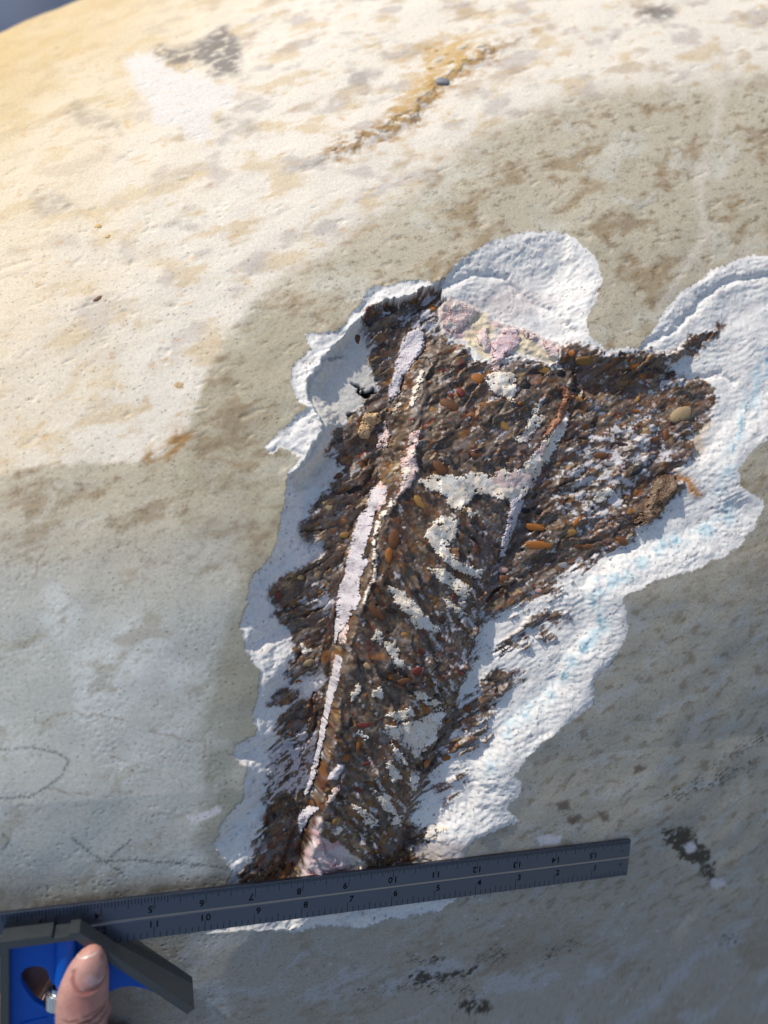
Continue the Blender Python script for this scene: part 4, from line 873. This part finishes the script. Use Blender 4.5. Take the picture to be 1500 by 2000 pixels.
for p in parts:
    v, f = tube(p); b = len(V); V += [tuple(x) for x in v]; F += [[i + b for i in q] for q in f]
me = bpy.data.meshes.new('hand_source'); me.from_pydata(V, [], F); me.update()
tmp = bpy.data.objects.new('hand_source', me); COL.objects.link(tmp)
md = tmp.modifiers.new('r', 'REMESH'); md.mode = 'VOXEL'; md.voxel_size = .75; md.use_smooth_shade = True
md = tmp.modifiers.new('s', 'SMOOTH'); md.factor = .5; md.iterations = 6
bpy.context.view_layer.update()
ev = bpy.data.meshes.new_from_object(tmp.evaluated_get(bpy.context.evaluated_depsgraph_get())); bpy.data.objects.remove(tmp)
co = np.empty(len(ev.vertices) * 3, np.float32); ev.vertices.foreach_get('co', co); co = co.reshape(-1, 3).astype(float)
no = np.empty(len(ev.vertices) * 3, np.float32); ev.vertices.foreach_get('normal', no); no = no.reshape(-1, 3).astype(float)
u, v, nn = co.T
front = ss(8, 16, nn)
# knuckle creases, nail bed groove and fine skin relief
cre = np.zeros(len(u))
for v0, sl, dp, wd in ((-43.5, .16, .22, .35), (-46.5, .20, .40, .45), (-48.2, .14, .20, .35), (-50.2, .20, .32, .45), (-52.8, .10, .26, .4), (-55.6, .14, .30, .5)):
    line = v0 + sl * (u + 312) + .7 * gn(u / 3.0, u * 0 + v0, 501)
    cre += dp * np.exp(-((v - line) / (wd * 1.45)) ** 2) * ss(-323, -318, u) * ss(.15, .5, gn(u / 4 + v0, v * .3, 503) + .6)
disp = -1.5 * cre * front + .10 * fbm(u / 1.3, v / 1.3, 2, 505) * ss(-70, -60, v) + .45 * np.exp(-((u + 313) / 9) ** 2 - ((v + 48) / 5) ** 2) * front
nu = ((u + 308.2) * math.cos(.24) + (v + 23.6) * math.sin(.24)); nv = (-(u + 308.2) * math.sin(.24) + (v + 23.6) * math.cos(.24))
nd = np.sqrt((nu / 7.6) ** 2 + (nv / 7.4) ** 2)
disp += -.45 * np.exp(-((nd - .98) / .14) ** 2) * front * (nv < 4)
disp += .35 * np.exp(-((nd - 1.25) / .16) ** 2) * front * (nv < 2)
co2 = co + no * disp[:, None]
SK = np.tile(A(192, 150, 138), (len(u), 1)); SK = mixc(SK, A(196, 128, 114), .75 * np.exp(-((u + 311) / 9) ** 2 - ((v + 36) / 9) ** 2) * front)
SK = mixc(SK, A(204, 140, 124), .7 * ss(-22, -13, v) * (1 - .3 * front)); SK = mixc(SK, A(112, 56, 48), np.clip(cre * 3.4, 0, .9) * front)
SK = mixc(SK, A(150, 84, 74), .75 * np.exp(-((nd - 1.04) / .13) ** 2) * front * (nv < 4))
SK = np.clip(SK * (1 + .16 * fbm(u / 5, v / 5, 3, 511) + .08 * fbm(u / .9, v / .9, 1, 515))[:, None], .01, .9)
M_skin = stone('skin', 1500, .4, .00025, .10, .4); bs = M_skin.node_tree.nodes['Principled BSDF']
bs.inputs['Subsurface Weight'].default_value = .25; bs.inputs['Subsurface Radius'].default_value = (.004, .0016, .0008); bs.inputs['Subsurface Scale'].default_value = .5
hand_o = BL([[-322, -190, -30]])[0]
hand = empty('person', tuple(float(x) for x in hand_o), 'bare hand pressing its thumb on the blue head of the square', 'hand')
Fh = np.array([p.vertices[:] for p in ev.polygons if len(p.vertices) == 4], np.int32)
mesh_np('hand', BL(co2), Fh, M_skin, hand, True, SK, np.full(len(u), .48)); bpy.data.meshes.remove(ev)
# thumbnail: curved plate laid on the thumb
from mathutils.bvhtree import BVHTree
bvh = BVHTree.FromPolygons([Vector(x) for x in co2], Fh.tolist())
na, nb_ = 26, 24; V = []; col = []
for j in range(nb_ + 1):
    tv = -1 + 2 * j / nb_
    yy = tv * 6.6
    wdt = 6.9 * (1 - max(0, -tv) ** 3.2 * .75) ** .5 if tv < 0 else 6.9 - 1.7 * tv
    for i in range(na + 1):
        xx = (-1 + 2 * i / na) * wdt; y2 = yy + (.9 * (1 - (xx / 7) ** 2) if tv > .6 else 0) * (tv - .6) / .4
        uu = -308.2 + xx * math.cos(.24) - y2 * math.sin(.24); vv = -23.6 + xx * math.sin(.24) + y2 * math.cos(.24)
        hit = bvh.ray_cast(Vector((uu, vv, 60)), Vector((0, 0, -1)))
        z = hit[0].z if hit[0] else 12
        V.append([uu, vv, z]); fe = .6 * ss(.86, .92, np.array([tv]))[0]
        lun = ss(-.55, -.8, np.array([tv + .2 * (xx / 7) ** 2]))[0]
        c = A(192, 156, 154) * (1 - fe) + A(224, 210, 190) * fe; c = c * (1 - .5 * lun) + A(222, 196, 190) * .5 * lun; col.append(c)
V = np.array(V); Z = V[:, 2].reshape(nb_ + 1, na + 1)
Zs = Z.copy()
for it in range(30): Zs[1:-1, 1:-1] = .25 * (Zs[:-2, 1:-1] + Zs[2:, 1:-1] + Zs[1:-1, :-2] + Zs[1:-1, 2:])
ed = np.minimum(1, np.minimum(np.arange(na + 1), na - np.arange(na + 1)) / 3.0)[None, :] * np.ones((nb_ + 1, 1)); ed *= np.minimum(1, np.arange(nb_ + 1) / 3.0)[:, None]
V[:, 2] = (Zs + .38 * ed - .05).ravel(); ti = np.arange(len(V)).reshape(nb_ + 1, na + 1)
bt = V.copy(); bt[:, 2] -= .6; bl = np.concatenate([ti[0], ti[1:, -1], ti[-1, -2::-1], ti[-2:0:-1, 0]]); bl2 = np.roll(bl, -1); m0 = len(V)
NF = np.concatenate([q4(ti), np.stack([bl2, bl, bl + m0, bl2 + m0], 1)])
M_nail = stone('nail', 900, .08, .0001, .03, .6, .4)
mesh_np('thumbnail', BL(np.concatenate([V, bt])), NF, M_nail, hand, True, np.array(col + col), np.full(2 * m0, .3))
print('pebbles', npb, 'tris', sum(sum(len(p.vertices) - 2 for p in o.data.polygons) if len(o.data.polygons) < 5000 else len(o.data.polygons) * 2 for o in COL.objects if o.type == 'MESH'))
